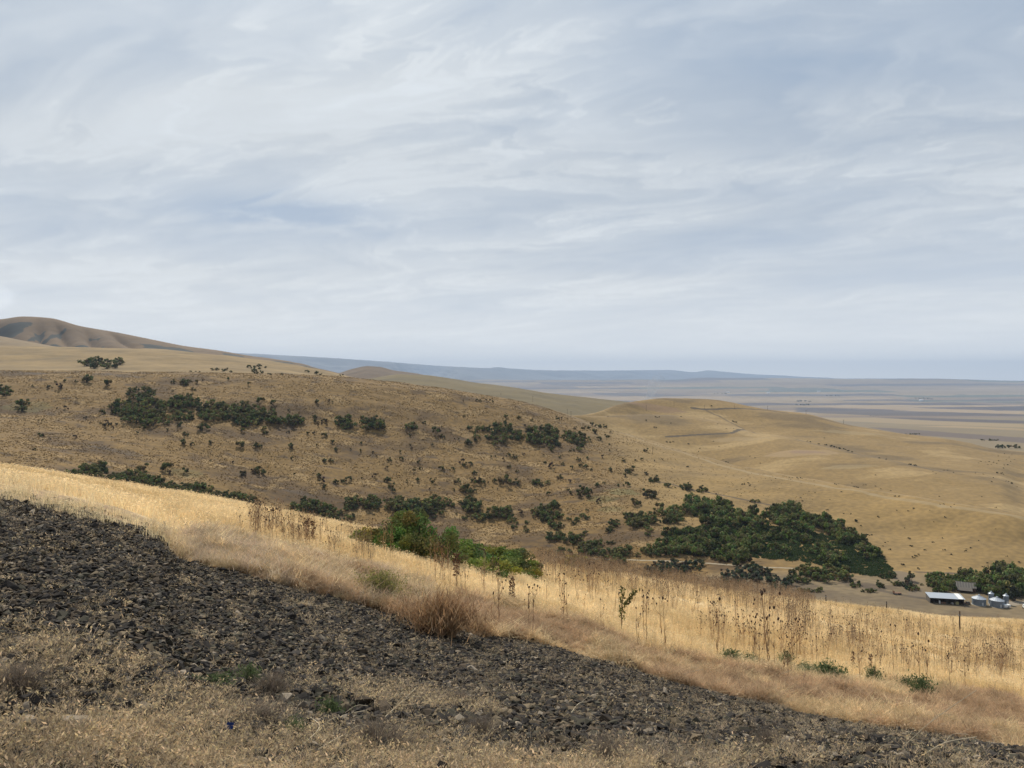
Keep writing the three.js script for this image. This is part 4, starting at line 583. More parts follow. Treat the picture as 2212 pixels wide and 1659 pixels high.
// share of stone showing (1 on the clean upper bank, less where dry grass has grown in from the road side)
function bareness(px, d, x) {
  const e = edgeD(px) - d;                                              // metres up the bank from its foot
  return clamp(0.30 + 0.25 * smooth(900, 1800, px) + 0.75 * smooth(3.4, 7.6, d) + 0.25 * smooth(7, 9.5, d) + 0.62 * fbm(x * 0.55, d * 0.55, 3));
}
{
  rnd = mulberry(51);
  const all = [];
  for (let k = 0; k < 330000; k++) {
    const d = Math.sqrt(rr(3.2 * 3.2, 17 * 17)), tx = rr(-0.80, 0.80), x = tx * d, px = tx * 1659 + 1106, e = edgeD(px) + 0.35 * noise(x * 1.3, d * 1.3) - d;
    if (e < 0) { if (rnd() > 0.05 || e < -0.9) continue; }
    if (rnd() > 0.55 + 0.45 * bareness(px, d, x)) continue;
    const q = rnd(), s = q < 0.78 ? rr(0.024, 0.052) : q < 0.985 ? rr(0.052, 0.078) : q < 0.999 ? rr(0.078, 0.11) : rr(0.11, 0.15);
    all.push([x, d, s, s / d]);
  }
  all.sort((a, b) => b[3] - a[3]);
  const stoneMats = [...Array(12)].map(() => new THREE.MeshPhysicalMaterial({ color: stoneTone().clone(), roughness: 0.95, specularIntensity: 0.35, flatShading: true }));
  const put = (o, [x, d, s]) => { o.position.set(x, near.at(x, d) + s * rr(0.0, 0.4), -d); o.rotation.set(rr(-0.6, 0.6), rnd() * 6.283, rr(-0.6, 0.6)); o.scale.set(s * rr(0.9, 1.5), s * rr(0.75, 1.15), s); };
  for (let i = 0; i < 300; i++) { const m = mesh('stone', pick(stones), pick(stoneMats), nearLand); put(m, all[i]); }
  const rest = all.slice(300), per = stones.map(() => []); rest.forEach((r, i) => per[i % stones.length].push(r));
  const holder = new THREE.Group(); holder.name = 'loose_stones'; holder.userData.kind = 'stuff'; nearLand.add(holder);
  per.forEach((list, n) => {
    const im = new THREE.InstancedMesh(stones[n], new THREE.MeshPhysicalMaterial({ color: 0xffffff, roughness: 0.95, specularIntensity: 0.35, flatShading: true }), list.length);
    list.forEach((r, i) => { put(M4, r); M4.updateMatrix(); im.setMatrixAt(i, M4.matrix); im.setColorAt(i, stoneTone()); });
    im.name = 'loose_stones'; im.userData.kind = 'stuff'; holder.add(shade(im));
  });
  const b = mesh('boulder', stoneGeo(181, 0.9), new THREE.MeshStandardMaterial({ color: rgb(0.13, 0.095, 0.055), roughness: 0.9, flatShading: true }), scene);
  const h = near.hit(1355, 1445); b.position.copy(h).y += 0.05; b.scale.setScalar(0.34); tag(b, 'brown rounded boulder at the top edge of the gravel, centre right', 'boulder');
}
// ---------------------------------------------------------------- dry grasses
const scatter = (name, label, category, geos, material, n, place, tone, extra) => {                    // place() gives [x, d, scale] or null
  const per = geos.map(() => []); let tries = 0, got = 0;
  while (got < n && tries++ < n * 12) { const r = place(); if (r) per[got++ % geos.length].push(r); }
  const root = new THREE.Group(); root.name = name; tag(root, label, category, null, 'stuff'); scene.add(root);
  per.forEach((list, g) => {
    const im = new THREE.InstancedMesh(geos[g], material, Math.max(1, list.length));
    list.forEach((r, i) => { M4.position.set(r[0], near.at(r[0], r[1]) - 0.015, -r[1]); M4.rotation.set(rr(-0.1, 0.1), rnd() * 6.283, rr(-0.1, 0.1)); const s = r[2]; M4.scale.set(s * (r[3] ?? 1), s, s * (r[3] ?? 1)); M4.updateMatrix(); im.setMatrixAt(i, M4.matrix); const c = tone(r); im.setColorAt(i, CC.setRGB(c[0], c[1], c[2])); });
    im.count = list.length; im.name = name; im.userData.kind = 'stuff'; root.add(shade(im));
  });
  return root;
};
const ONE = [1, 1, 1];
rnd = mulberry(61);
// cheatgrass tuft: thin bent stems with drooping husks
const cheat = [0, 1, 2, 3].map(() => { const s = new Soup(); for (let i = 0; i < 20; i++) { const k = vary(ONE, 0.3), a = rnd() * 6.283, t = s.blade(rr(-0.08, 0.08), rr(-0.08, 0.08), rr(0.5, 1.0), 0.012, a, rr(0.1, 0.7), rr(0.1, 0.9), k); if (i % 2) for (let j = 0; j < 3; j++) s.leaf(t[0] + rr(-0.1, 0.1), t[1] + rr(-0.18, 0.02), t[2] + rr(-0.1, 0.1), rr(0.04, 0.085), vary([1.1, 1.08, 1.02], 0.35), 2.6); } return s.geo(); });
const straw = [0, 1, 2, 3].map(() => { const s = new Soup(); for (let i = 0; i < 22; i++) { const k = vary(ONE, 0.22), t = s.blade(rr(-0.45, 0.45), rr(-0.45, 0.45), rr(0.6, 1.0), 0.016, rnd() * 6.283, rr(0, 0.25), rr(0, 0.35), k); if (i % 3 === 0) s.leaf(t[0], t[1], t[2], 0.06, k, 3); } return s.geo(); });
// tumbleweed: a springy ball of fine branching twigs
const twigs = [0, 1, 2].map(() => { const s = new Soup(); for (let i = 0; i < 46; i++) { const a = rnd() * 6.283, k = vary(ONE, 0.3), h = rr(0.35, 1), t = s.blade(rr(-0.15, 0.15), rr(-0.15, 0.15), h, 0.011, a, rr(0.1, 1.2), rr(-0.5, 0.4), k); for (let j = 0; j < 3; j++) s.blade(t[0] * rr(0.4, 1), t[2] * rr(0.4, 1), rr(0.15, 0.4), 0.009, rnd() * 6.283, rr(0.2, 1.2), 0.3, k, t[1] * rr(0.3, 0.8)); } return s.geo(); });
const uni = (d0, d1, t0 = -0.76, t1 = 0.76) => { const d = Math.sqrt(rr(d0 * d0, d1 * d1)), t = rr(t0, t1); return [t * d, d, t * 1659 + 1106]; };
scatter('cheatgrass', 'dry tan cheatgrass growing over the near gravel', 'grass', cheat, STRAW, 9500, () => {
  const [x, d, px] = uni(3.0, 16.5), e = edgeD(px) - d; if (e < 0.2) return null; if (rnd() < bareness(px, d, x) * 1.02 - 0.04) return null; return [x, d, rr(0.07, 0.17) * (1 + 0.5 * noise(x, d))];
}, r => { const g = smooth(-0.1, 0.5, fbm(r[0] * 0.5 + 30, r[1] * 0.5, 3)), v = rr(0.5, 1.5); return [mix(0.44, 0.29, g) * v, mix(0.345, 0.235, g) * v, mix(0.225, 0.175, g) * v]; });
scatter('straw_grass', 'golden dry straw grass covering the field', 'grass', straw, STRAW, 60000, () => {
  const d = Math.pow(rr(Math.pow(11, 1.5), Math.pow(96, 1.5)), 1 / 1.5), t = rr(-0.76, 0.76), x = t * d, px = t * 1659 + 1106, e = d - edgeD(px); if (d > fieldBrow(px)[0] + 4) return null;
  const w = px < 360 ? -0.7 : px < 1050 ? 0.3 + 3.4 * smooth(340, 480, px) : 4.5 + 2 * smooth(1500, 1900, px); if (e < w + (px < 360 ? 0.5 : 2.2) * fbm(x * 0.3, d * 0.3, 3)) return null; if (fbm(x * 0.22 + 80, d * 0.16, 3) > 0.34 && rnd() < 0.8) return null; return [x, d, rr(0.22, 0.40) * mix(1, 0.55, smooth(520, 320, px) * smooth(5, 1.5, e)), d > 35 ? 1.6 : 1.2];
}, r => { const n = smooth(-0.4, 0.5, fbm(r[0] * 0.12, r[1] * 0.09, 3) + 0.5 * noise(r[0] * 0.7, r[1] * 0.5)), v = rr(0.75, 1.2); return [mix(0.84, 0.66, n) * v, mix(0.68, 0.50, n) * v, mix(0.42, 0.27, n) * v]; });
scatter('russet_weed', 'russet brown dry weeds along the foot of the gravel', 'weeds', twigs, STRAW, 5200, () => {
  const [x, d, px] = uni(11, 27, -0.30, 0.76), e = d - edgeD(px) + 0.35 * noise(x * 1.3, d * 1.3); const w = (px < 1050 ? 4.2 : 5 + 2 * smooth(1500, 1900, px)) + 2.2 * fbm(x * 0.3, d * 0.3, 3); if (e < 0.05 || e > w) return null; return [x, d, rr(0.07, 0.32) * (1 + 0.9 * noise(x * 1.1, d * 1.1)), rr(1.2, 2.3)];
}, r => { const g = fbm(r[0] * 0.35 + 12, r[1] * 0.35, 3), v = rr(0.6, 1.3); return g + 0.5 * noise(r[0] * 1.7, r[1] * 1.7) > 0.12 ? [0.62 * v, 0.465 * v, 0.265 * v] : [0.46 * v, 0.315 * v, 0.185 * v]; });
scatter('grey_weed', 'pale greyish dry weeds above the gravel on the left', 'weeds', twigs, STRAW, 1900, () => {
  const [x, d, px] = uni(12.3, 21, -0.47, -0.10), e = d - edgeD(px) + 0.35 * noise(x * 1.3, d * 1.3), w = mix(0.3, 5.5, smooth(330, 460, px)); if (e < 0.05 || e > w + 1.5 * noise(x * 0.3, d * 0.3)) return null; return [x, d, rr(0.10, 0.38) * (1 + 0.8 * noise(x * 0.8, d * 0.8)) * mix(0.55, 1, smooth(330, 460, px)), rr(0.9, 1.9)];
}, r => { const v = rr(0.6, 1.3), g = rnd() < 0.45; return g ? [0.64 * v, 0.50 * v, 0.30 * v] : [0.53 * v, 0.415 * v, 0.29 * v]; });

// ---------------------------------------------------------------- weeds that stand out as single plants
function weed(name, label, category, px, py, high, wide, n, tones, opt = {}) {
  const s = new Soup();
  for (let i = 0; i < n; i++) { const a = rnd() * 6.283, k = vary(pick(tones), 0.3), t = s.blade(rr(-0.2, 0.2), rr(-0.2, 0.2), rr(0.4, 1), opt.w ?? 0.007, a, rr(0, 0.9), rr(-0.3, 0.5), k); for (let j = 0; j < (opt.twigs ?? 4); j++) s.blade(t[0] * rr(0.2, 1), t[2] * rr(0.2, 1), rr(0.1, 0.3), (opt.w ?? 0.007) * 0.9, rnd() * 6.283, rr(0.2, 1), 0.2, k, t[1] * rr(0.3, 0.85)); if (opt.leaf) for (let j = 0; j < opt.leaf; j++) s.leaf(t[0] * rr(0.3, 1.05), t[1] * rr(0.35, 1.02), t[2] * rr(0.3, 1.05), opt.leafSize ?? 0.05, vary(pick(opt.leafTones ?? tones), 0.3), 2); }
  const m = mesh(numbered(name), s.geo(), STRAW, scene), h = near.hit(px, py); m.position.copy(h); m.position.y -= 0.03; m.scale.set(wide, high, wide * 0.9); return tag(m, label, category);
}
rnd = mulberry(71);
weed('dry_bush', 'rounded russet brown dry bush at the gravel edge, centre', 'bush', 955, 1372, 0.85, 1.15, 800, [[0.36, 0.23, 0.12], [0.29, 0.175, 0.09], [0.44, 0.29, 0.165]], { twigs: 5 });
weed('dry_bush', 'small russet dry bush right beside the rounded one', 'bush', 1035, 1375, 0.45, 0.8, 400, [[0.42, 0.28, 0.155], [0.34, 0.22, 0.12]]);
weed('rabbitbrush', 'yellow green rabbitbrush above the gravel, left of the russet bush', 'bush', 820, 1302, 0.72, 0.8, 420, [[0.20, 0.17, 0.07], [0.16, 0.15, 0.06]], { leaf: 7, leafSize: 0.035, leafTones: [[0.26, 0.25, 0.075], [0.20, 0.22, 0.07], [0.32, 0.28, 0.09]] });
weed('rabbitbrush', 'lower greenish rabbitbrush touching the yellow green one', 'bush', 880, 1310, 0.5, 0.6, 240, [[0.20, 0.15, 0.08]], { leaf: 5, leafSize: 0.035, leafTones: [[0.22, 0.20, 0.08], [0.26, 0.22, 0.09]] });
const GW = [[0.10, 0.135, 0.055], [0.13, 0.155, 0.07], [0.085, 0.12, 0.05]];
for (const [px, py, hi, wi, label] of [[1578, 1432, 0.30, 0.45, 'low green weed patch at the bases of the tall teasels'], [1618, 1436, 0.26, 0.4, 'green weed patch right of the first low patch under the teasels'], [1697, 1446, 0.42, 0.28, 'upright green weed left of the green mat'], [1735, 1456, 0.25, 0.42, 'small green weed between the upright weed and the green mat'], [1790, 1472, 0.40, 0.62, 'widest green weed mat below the right teasels'], [1748, 1462, 0.24, 0.5, 'low green weed joined to the widest mat'], [1888, 1482, 0.42, 0.36, 'single pointed green weed right of the mat'], [1958, 1494, 0.34, 0.26, 'smaller dull green weed left of the tall dark one'], [1990, 1514, 0.50, 0.42, 'dark green weed at the edge of the russet strip'], [470, 1480, 0.14, 0.2, 'low green grass tuft on the near gravel, left'], [540, 1475, 0.2, 0.11, 'narrow green tuft beside a grey weed on the near gravel'], [715, 1545, 0.18, 0.14, 'small green sprig on the gravel, lower centre'], [635, 1585, 0.14, 0.12, 'small green sprout near the bottom left of centre']])
  weed('green_weed', label, 'weed', px, py, hi * (py < 1520 && px > 1000 ? 1.45 : 1), wi * 1.25, 150, GW, { w: 0.014, leaf: 6, leafSize: 0.07, twigs: 3 });
const GREY = [[0.17, 0.135, 0.10], [0.22, 0.175, 0.13], [0.14, 0.11, 0.085]];
for (const [px, py, hi, wi, label] of [[590, 1500, 0.24, 0.36, 'grey dry weed ball on the left gravel by a green tuft'], [560, 1560, 0.2, 0.4, 'low grey dry weed below the green tufts, left'], [40, 1490, 0.25, 0.42, 'grey dry weed at the left edge of the gravel'], [800, 1610, 0.22, 0.34, 'grey dry weed at the bottom, left of centre'], [845, 1620, 0.18, 0.3, 'smaller grey dry weed right of the bottom one'], [1040, 1590, 0.2, 0.3, 'grey twiggy weed on the gravel at bottom centre'], [1310, 1640, 0.2, 0.32, 'grey dry weed at the bottom, right of centre'], [1660, 1620, 0.25, 0.3, 'pale grey dry weed ball on the gravel, lower right'], [990, 1520, 0.18, 0.3, 'thin grey weed low on the gravel, centre']])
  weed('grey_weed_ball', label, 'weed', px, py, hi, wi, 230, GREY, { w: 0.006 });

// ---------------------------------------------------------------- the big green shrub in the field and its neighbours
function shrub(label, px, py, dist, high, wide, o) {
  const k = bush(o), h = near.hit(px, py), g = thing('field_shrub', label, 'shrub'); mesh('crown', k.crown, FOLIAGE, g); mesh('stem', k.stem, WOOD, g);
  g.position.copy(h); g.position.y -= 0.05; g.scale.set(wide, high, wide); return g;
}
rnd = mulberry(81);
const LG = [[0.125, 0.155, 0.045], [0.105, 0.135, 0.04], [0.155, 0.18, 0.05]], YG = [[0.20, 0.205, 0.055], [0.155, 0.175, 0.048], [0.24, 0.225, 0.06]], DG = [[0.105, 0.15, 0.04], [0.13, 0.175, 0.046], [0.155, 0.19, 0.05], [0.11, 0.155, 0.042]], RB = [[0.15, 0.11, 0.045], [0.17, 0.13, 0.05], [0.15, 0.13, 0.045]];
const soft = { base: 0.03, facing: false, fill: 0.35 };
shrub('largest rounded green leafy shrub standing in the straw field', 897, 1208, 38, 2.0, 1.95, { ...soft, wide: 0.82, lobes: 44, leaves: 11000, size: 0.042, tones: DG });
shrub('green shrub shoulder left of the largest shrub', 838, 1196, 38, 1.15, 1.4, { ...soft, wide: 0.8, lobes: 26, leaves: 5500, size: 0.05, tones: [...LG, YG[1]] });
shrub('yellowing leafy shrub at the left end of the green group', 790, 1182, 38, 0.9, 1.1, { ...soft, wide: 0.75, lobes: 18, leaves: 3200, size: 0.065, tones: YG });
shrub('bright green low shrub right of the largest one', 1005, 1220, 38, 1.15, 2.0, { ...soft, wide: 0.9, lobes: 30, leaves: 6500, size: 0.05, tones: LG });
shrub('bright green low shrub at the right end of the group', 1092, 1232, 38, 1.2, 2.0, { ...soft, wide: 0.9, lobes: 30, leaves: 6500, size: 0.055, tones: [...LG, YG[1]] });
shrub('yellow green growth in front of the bright green shrubs', 1040, 1240, 36, 0.85, 1.5, { ...soft, wide: 1.1, lobes: 22, leaves: 3600, size: 0.06, tones: [...YG, LG[0]] });
shrub('yellow and dull green shrub before the right end of the group', 1122, 1250, 36, 0.85, 1.3, { ...soft, wide: 0.9, lobes: 20, leaves: 3200, size: 0.06, tones: [...YG, RB[2]] });
shrub('dull yellow green shrub at the right foot of the largest shrub', 968, 1222, 37, 0.75, 0.9, { ...soft, wide: 0.8, lobes: 14, leaves: 1800, size: 0.06, tones: [RB[2], YG[1], LG[1]] });
shrub('small yellow green bush at the field edge behind the teasels', 1245, 1226, 55, 1.6, 1.6, { ...soft, wide: 0.8, lobes: 14, leaves: 1600, size: 0.07, tones: YG });

// ---------------------------------------------------------------- teasels
rnd = mulberry(91);
const headGeo = (() => { const p = []; for (const [r, y] of [[0.002, -0.026], [0.009, -0.022], [0.016, -0.008], [0.016, 0.008], [0.009, 0.022], [0.002, 0.03]]) p.push(new THREE.Vector2(r, y)); const g = new THREE.LatheGeometry(p, 7); return g; })();
const TEASEL = [[0.33, 0.21, 0.115], [0.39, 0.26, 0.15], [0.27, 0.165, 0.09]];
const headMat = new THREE.MeshStandardMaterial({ color: rgb(0.065, 0.038, 0.026), roughness: 1 }), paleHead = new THREE.MeshStandardMaterial({ color: rgb(0.19, 0.115, 0.06), roughness: 1 });
function teaselKit(arms) {                                              // stem 1 m to the top head
  const s = new Soup(), heads = [], k = pick(TEASEL), bend = rr(-0.05, 0.05);
  s.stick([0, -0.05, 0], [bend * 0.5, 0.5, bend], 0.0065, 0.005, k); s.stick([bend * 0.5, 0.5, bend], [bend, 1, bend], 0.005, 0.003, k); heads.push([bend, 1.03, bend, 1]);
  for (let i = 0; i < arms; i++) {
    const y0 = rr(0.38, 0.85), a = rnd() * 6.283, out = rr(0.08, 0.22), up = rr(0.14, 0.34), x0 = bend * y0, m = [x0 + Math.cos(a) * out * 0.8, y0 + up * 0.45, x0 + Math.sin(a) * out * 0.8], e = [x0 + Math.cos(a) * out, Math.min(0.99, y0 + up), x0 + Math.sin(a) * out];
    s.stick([x0, y0, x0], m, 0.0035, 0.003, k); s.stick(m, e, 0.003, 0.002, k); heads.push([e[0], e[1] + 0.03, e[2], rr(0.6, 0.95)]);
  }
  for (let i = 0; i < 5; i++) s.blade(0, 0, rr(0.10, 0.22), 0.008, rnd() * 6.283, rr(0.6, 1.3), rr(-1.6, -0.6), vary(k, 0.3), rr(0.1, 0.7));
  return { stem: s.geo(), heads };
}
const kits = [...Array(9)].map((_, i) => teaselKit([4, 6, 3, 7, 5, 2, 8, 3, 5][i]));
function teasel(pos, high, label, group) {
  const k = pick(kits), g = thing('teasel', label, 'teasel', group); mesh('stem', k.stem, WOOD, g);
  for (const [x, y, z, s] of k.heads) { const m = mesh('seed_head', headGeo, headMat, g); m.position.set(x, y, z); m.scale.setScalar(s * rr(0.9, 1.15)); m.rotation.set(rr(-0.3, 0.3), 0, rr(-0.3, 0.3)); }
  g.position.copy(pos); g.rotation.set(rr(-0.09, 0.09), rnd() * 6.283, rr(-0.09, 0.09)); g.scale.setScalar(high); return g;
}
const tall = [[1078, 1365, 1240, 'tall branching teasel standing just right of the rounded russet bush'], [1142, 1367, 1269, 'left one of a pair of tall teasels, centre'], [1151, 1367, 1267, 'right one of a pair of tall teasels, centre'], [1215, 1360, 1289, 'many headed teasel between the centre pair and the green stalk'], [1226, 1350, 1260, 'teasel leaning right of the many headed one'], [1298, 1370, 1297, 'dense teasel left of the leafy green stalk'], [1380, 1410, 1317, 'slim teasel with its base in the russet weeds'], [1397, 1394, 1289, 'tall single stemmed teasel right of the leafy green stalk'], [1438, 1415, 1294, 'teasel with a cluster of heads, centre right'], [1548, 1431, 1295, 'tall dark teasel rooted beside the low green weed patch'], [1651, 1427, 1282, 'tallest teasel, left of the upright green weed'], [1662, 1450, 1285, 'tall dark teasel leaning against the tallest one'], [1784, 1442, 1369, 'teasel rising from the widest green mat'], [1931, 1462, 1357, 'bushy teasel right of the single pointed weed'], [2055, 1505, 1412, 'thin teasel at the right by the russet strip'], [2086, 1502, 1428, 'short thin teasel farthest right by the russet strip'], [1340, 1367, 1275, 'teasel twined round the leafy green stalk']];
for (const [px, py, top, label] of tall) { const h = near.hit(px, py); teasel(h, (py - top) / 1659 * -h.z, label); }
const spread = (n, px0, px1, d0, d1, label, group, hi = [1.0, 1.7]) => { for (let i = 0; i < n;) { const cd = rr(d0, d1), cx = BX(rr(px0, px1)) * cd, m = 1 + Math.floor(Math.pow(rnd(), 1.6) * 6), k = rr(0.7, 1.05); for (let j = 0; j < m && i < n; j++, i++) { const d = cd + rr(-0.5, 0.5) * (m > 1 ? 1 : 0), x = cx + rr(-0.45, 0.45) * (m > 1 ? 1 : 0); teasel(new THREE.Vector3(x, near.at(x, d), -d), rr(...hi) * k, label, group); } } };
spread(44, 1180, 1560, 21, 32, 'dry brown teasel in the open row behind the tall ones, centre', 'teasels of the centre row', [0.9, 1.5]);
spread(22, 1560, 1690, 20, 34, 'dry brown teasel around the tallest teasel', 'teasels around the tallest teasel', [0.9, 1.5]);
spread(26, 1690, 1850, 20, 36, 'dry brown teasel in the stand above the widest green mat', 'teasels above the green mat', [0.8, 1.5]);
spread(30, 1850, 2040, 21, 38, 'dry brown teasel in the stand behind the single pointed weed', 'teasels behind the pointed weed', [0.8, 1.5]);
spread(26, 2040, 2230, 23, 44, 'dry brown teasel near the right edge of the field', 'teasels near the right edge', [0.8, 1.4]);
spread(18, 960, 1110, 21, 27, 'dry brown teasel behind the rounded russet bush', 'teasels behind the russet bush', [0.9, 1.3]);
spread(52, 545, 790, 18.5, 26, 'dry brown teasel in the stand left of the green shrubs', 'teasels left of the shrubs', [0.65, 1.1]);
spread(20, 780, 980, 22, 30, 'pale dry teasel in front of the green shrubs', 'teasels before the shrubs', [0.9, 1.3]);
{ // the countless ones further off
  const one = kits.slice(0, 5).map(k => { const hs = k.heads.map(([x, y, z, s]) => { const g = headGeo.clone().toNonIndexed(); g.deleteAttribute('uv'); g.scale(s, s, s); g.translate(x, y, z); const c = new Float32Array(g.attributes.position.count * 3); for (let i = 0; i < c.length; i += 3) { c[i] = 0.22; c[i + 1] = 0.155; c[i + 2] = 0.10; } g.setAttribute('color', new THREE.BufferAttribute(c, 3)); return g; }); const st = k.stem.clone(), sc = st.attributes.color; for (let i = 0; i < sc.count; i++) sc.setXYZ(i, 0.42, 0.315, 0.205); return mergeGeometries([st, ...hs]); });
  const place = () => { const q = rnd(); let px, d; if (q < 0.62) { px = rr(1150, 1760); d = rr(30, 1) > 0 ? rr(34, fieldBrow(px)[0] + 2) : 0; if (rnd() > smooth(24, 60, d) + 0.12) return null; } else if (q < 0.66) { px = rr(540, 800); d = rr(20, 28); } else { px = rr(1700, 2260); d = rr(26, 62); if (rnd() > smooth(70, 34, d)) return null; }
    const x = BX(px) * d; if (noise(x * 0.25 + 60, d * 0.2) < rr(-0.5, 0.1)) return null; return [x, d, px > 1750 || px < 900 ? rr(0.5, 1.0) : rr(0.7, 1.35)]; };
  scatter('teasel_stand', 'far mass of brown teasels along the brow of the field', 'teasels', one, WOOD, 2900, place, () => { const v = rr(0.5, 1.25); return [v, v, v]; });
}
// leafy green stalk and dark red docks
{
  const s = new Soup(); s.stick([0, 0, 0], [0.05, 1.3, 0], 0.012, 0.006, [0.09, 0.09, 0.04]); s.stick([0.03, 0.7, 0], [0.45, 1.25, 0.05], 0.008, 0.005, [0.09, 0.09, 0.04]);
  for (let i = 0; i < 60; i++) { const t = rnd(); s.leaf(mix(0.02, 0.05, t) + rr(-0.08, 0.08), mix(0.4, 1.32, t), rr(-0.08, 0.08), 0.07, vary([0.13, 0.13, 0.045], 0.3), 2); s.leaf(mix(0.1, 0.47, t) + rr(-0.06, 0.06), mix(0.8, 1.27, t) + rr(-0.05, 0.05), rr(-0.06, 0.06), 0.07, vary([0.13, 0.13, 0.045], 0.3), 2); }
  const m = mesh('leafy_stalk', s.geo(), STRAW, scene); m.position.copy(near.hit(1342, 1367)); tag(m, 'leafy green forked stalk among the teasels, centre right', 'plant');
  for (const [px, py, hi, label] of [[985, 1262, 0.95, 'dark red dock stalk right of the big shrub group'], [662, 1172, 0.75, 'dark red dock stalk left of the shrubs'], [676, 1176, 0.7, 'second dark red dock stalk left of the shrubs'], [1105, 1306, 0.8, 'dark red dock stalk behind the tall branching teasel'], [1842, 1446, 0.6, 'dark dock stalk right of the widest green mat'], [1880, 1452, 0.6, 'dark dock stalk by the single pointed weed']]) {
    const q = new Soup(); q.stick([0, -0.03, 0], [0.04, 1, 0], 0.012, 0.006, [0.09, 0.045, 0.03]); for (let i = 0; i < 130; i++) q.leaf(rr(-0.09, 0.11), rr(0.25, 1.03), rr(-0.09, 0.09), 0.06, vary([0.095, 0.038, 0.024], 0.4), 1.6);
    const d = mesh(numbered('dock_stalk'), q.geo(), WOOD, scene); d.position.copy(near.hit(px, py)); d.scale.setScalar(hi); tag(d, label, 'dock');
  }
}
// ---------------------------------------------------------------- fallen pale stalks on the gravel and a scrap of blue litter
const stalkMat = mat(0.46, 0.38, 0.26, 0.8);
function stalk(label, pts, r = 0.004) {
  let first; const v = pts.map(([px, py, up = 0.04]) => { if (up < 0.12 || !first) { const h = near.hit(px, py).add(new THREE.Vector3(0, up * 0.6, 0)); first = first ?? h; return h; } const d = -first.z; return new THREE.Vector3(BX(px) * d, -BY(py) * d, -d); }), g = new THREE.TubeGeometry(new THREE.CatmullRomCurve3(v), 14, r, 5);
  const side = v[Math.floor(v.length / 2)], b = new THREE.TubeGeometry(new THREE.CatmullRomCurve3([side, side.clone().add(new THREE.Vector3(0.1, 0.05, -0.05)), side.clone().add(new THREE.Vector3(0.2, 0.06, -0.02))]), 6, r * 0.6, 4);
  const t = thing('dry_stalk', label, 'stalk'); mesh('stem', g, stalkMat, t); mesh('twig', b, stalkMat, t);
}
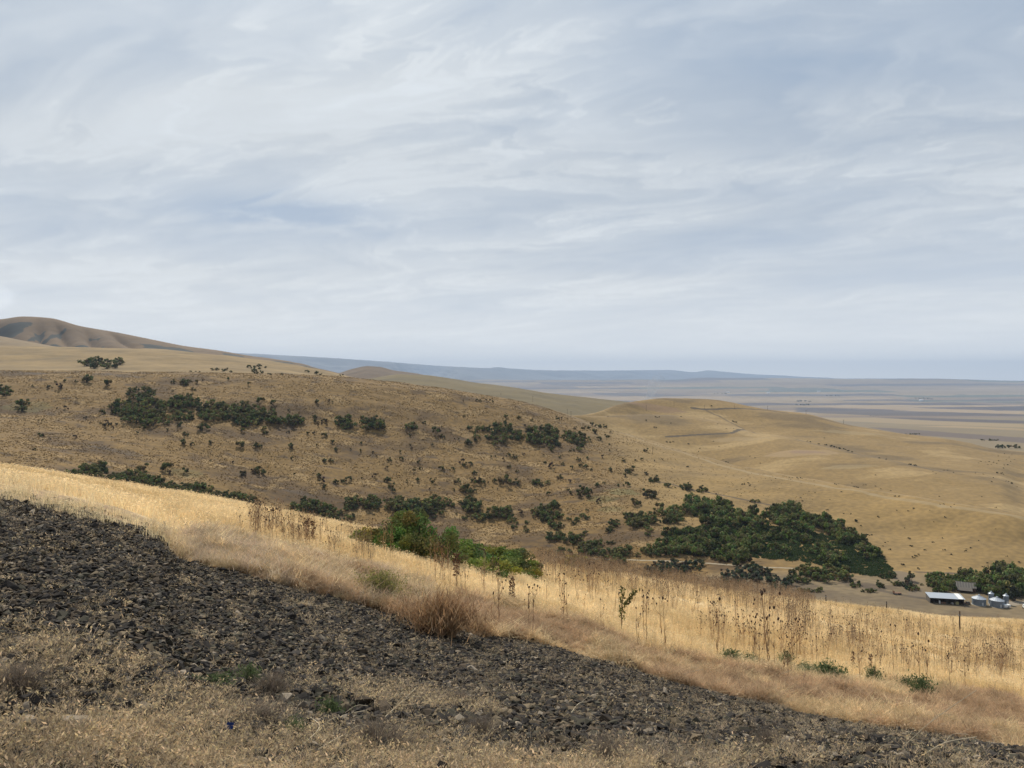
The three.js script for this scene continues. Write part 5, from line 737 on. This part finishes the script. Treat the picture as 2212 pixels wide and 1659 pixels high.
for (const a of [['long pale curved stalk at the bottom, left of centre', [[600, 1655], [650, 1620], [690, 1590, 0.1], [671, 1560, 0.06]]], ['pale stalk rising from the bottom edge beside the long curved one', [[640, 1656], [690, 1625], [740, 1605, 0.08], [800, 1590]]], ['short straight pale stalk across the gravel, centre', [[832, 1555], [860, 1535, 0.08], [898, 1500, 0.1]]], ['pale stalk lying flat by the short straight one', [[810, 1512], [835, 1525, 0.05], [905, 1530]]], ['thin pale stalk crossing low at the bottom centre', [[700, 1555], [740, 1550], [800, 1543, 0.06]]], ['pale bent stalk at the middle of the gravel', [[1232, 1548], [1255, 1530, 0.1], [1275, 1522]]], ['short pale stalk standing on the gravel, centre right', [[1398, 1558], [1396, 1545, 0.1], [1397, 1535, 0.16]]], ['long pale branch reaching over the gravel edge, right', [[1450, 1470], [1480, 1455, 0.15], [1520, 1445, 0.2]]], ['pale bleached branch at the left of the russet strip', [[1659, 1470], [1690, 1455, 0.15], [1712, 1447, 0.2]]], ['long grey pale branch on the lower right gravel', [[1990, 1640], [2040, 1605, 0.15], [2110, 1592, 0.2]]], ['white straight stalk on the right gravel', [[1845, 1578], [1880, 1590, 0.06], [1900, 1600]]], ['second white straight stalk below the first, right gravel', [[1842, 1632], [1890, 1637, 0.05], [1912, 1642]]], ['tall thin bare twig standing at the right of the gravel', [[1950, 1620], [2010, 1560, 0.5], [2110, 1490, 0.6]], 0.0022], ['pale stalk standing in the grass at the left gravel edge', [[345, 1160], [352, 1148, 0.15], [360, 1138, 0.25]]], ['forked pale stalk near the left gravel edge', [[205, 1108], [212, 1100, 0.15], [205, 1096, 0.22]]], ['thin pale stem lying in the near grass, bottom left', [[95, 1588], [150, 1630, 0.06], [170, 1650]]]]) stalk(...a);
{
  const s = new Soup(); const q = [[0, 0, 0], [0.07, 0.02, 0.01], [0.09, 0.09, 0], [0.03, 0.11, 0.02], [-0.02, 0.06, 0.03]]; for (const dz of [0, 0.006]) for (let i = 1; i < 4; i++) s.tri([q[0][0], q[0][1], q[0][2] + dz], [q[i][0], q[i][1], q[i][2] + dz], [q[i + 1][0], q[i + 1][1], q[i + 1][2] + dz], [0.02, 0.05, 0.22]);
  const m = mesh('litter_scrap', s.geo(), WOOD, scene); m.position.copy(near.hit(489, 1588)); m.position.y += 0.03; m.scale.setScalar(0.6); tag(m, 'crumpled blue scrap of litter in the dry grass, bottom left', 'litter');
}

// ---------------------------------------------------------------- tell look-alikes apart by their place within their group
{
  const by = new Map(); for (const c of scene.children) if (c.userData.label && !c.userData.kind) { const k = c.userData.label; if (!by.has(k)) by.set(k, []); by.get(k).push(c); }
  const nth = ['first', 'second', 'third', 'fourth', 'fifth', 'sixth', 'seventh', 'eighth', 'ninth', 'tenth', 'eleventh', 'twelfth'];
  const long = s => s.split(/\s+/).length > 16;
  for (const [label, list] of by) {
    if (list.length < 2) continue;
    const bx = c => c.position.x / -c.position.z; list.sort((p, q) => bx(p) - bx(q));
    if (list.length <= 12) { list.forEach((c, i) => { const s = `${label}, ${list.length === 2 ? ['left', 'right'][i] + ' one' : i === list.length - 1 ? 'rightmost one' : i === 0 ? 'leftmost one' : nth[i] + ' from left'}`; if (!long(s)) c.userData.label = s; }); continue; }
    const third = Math.ceil(list.length / 3);
    for (let k = 0; k < 3; k++) { const part = list.slice(k * third, (k + 1) * third).sort((p, q) => q.position.z - p.position.z), half = Math.ceil(part.length / 2);
      part.forEach((c, i) => { const z = `${['left', 'middle', 'right'][k]} ${i < half ? 'front' : 'back'}`, s = `${label}, ${z} part`; if (!long(s)) { c.userData.label = s; if (c.userData.group) c.userData.group += `, ${z}`; } }); }
  }
}


renderer.render(scene, camera);
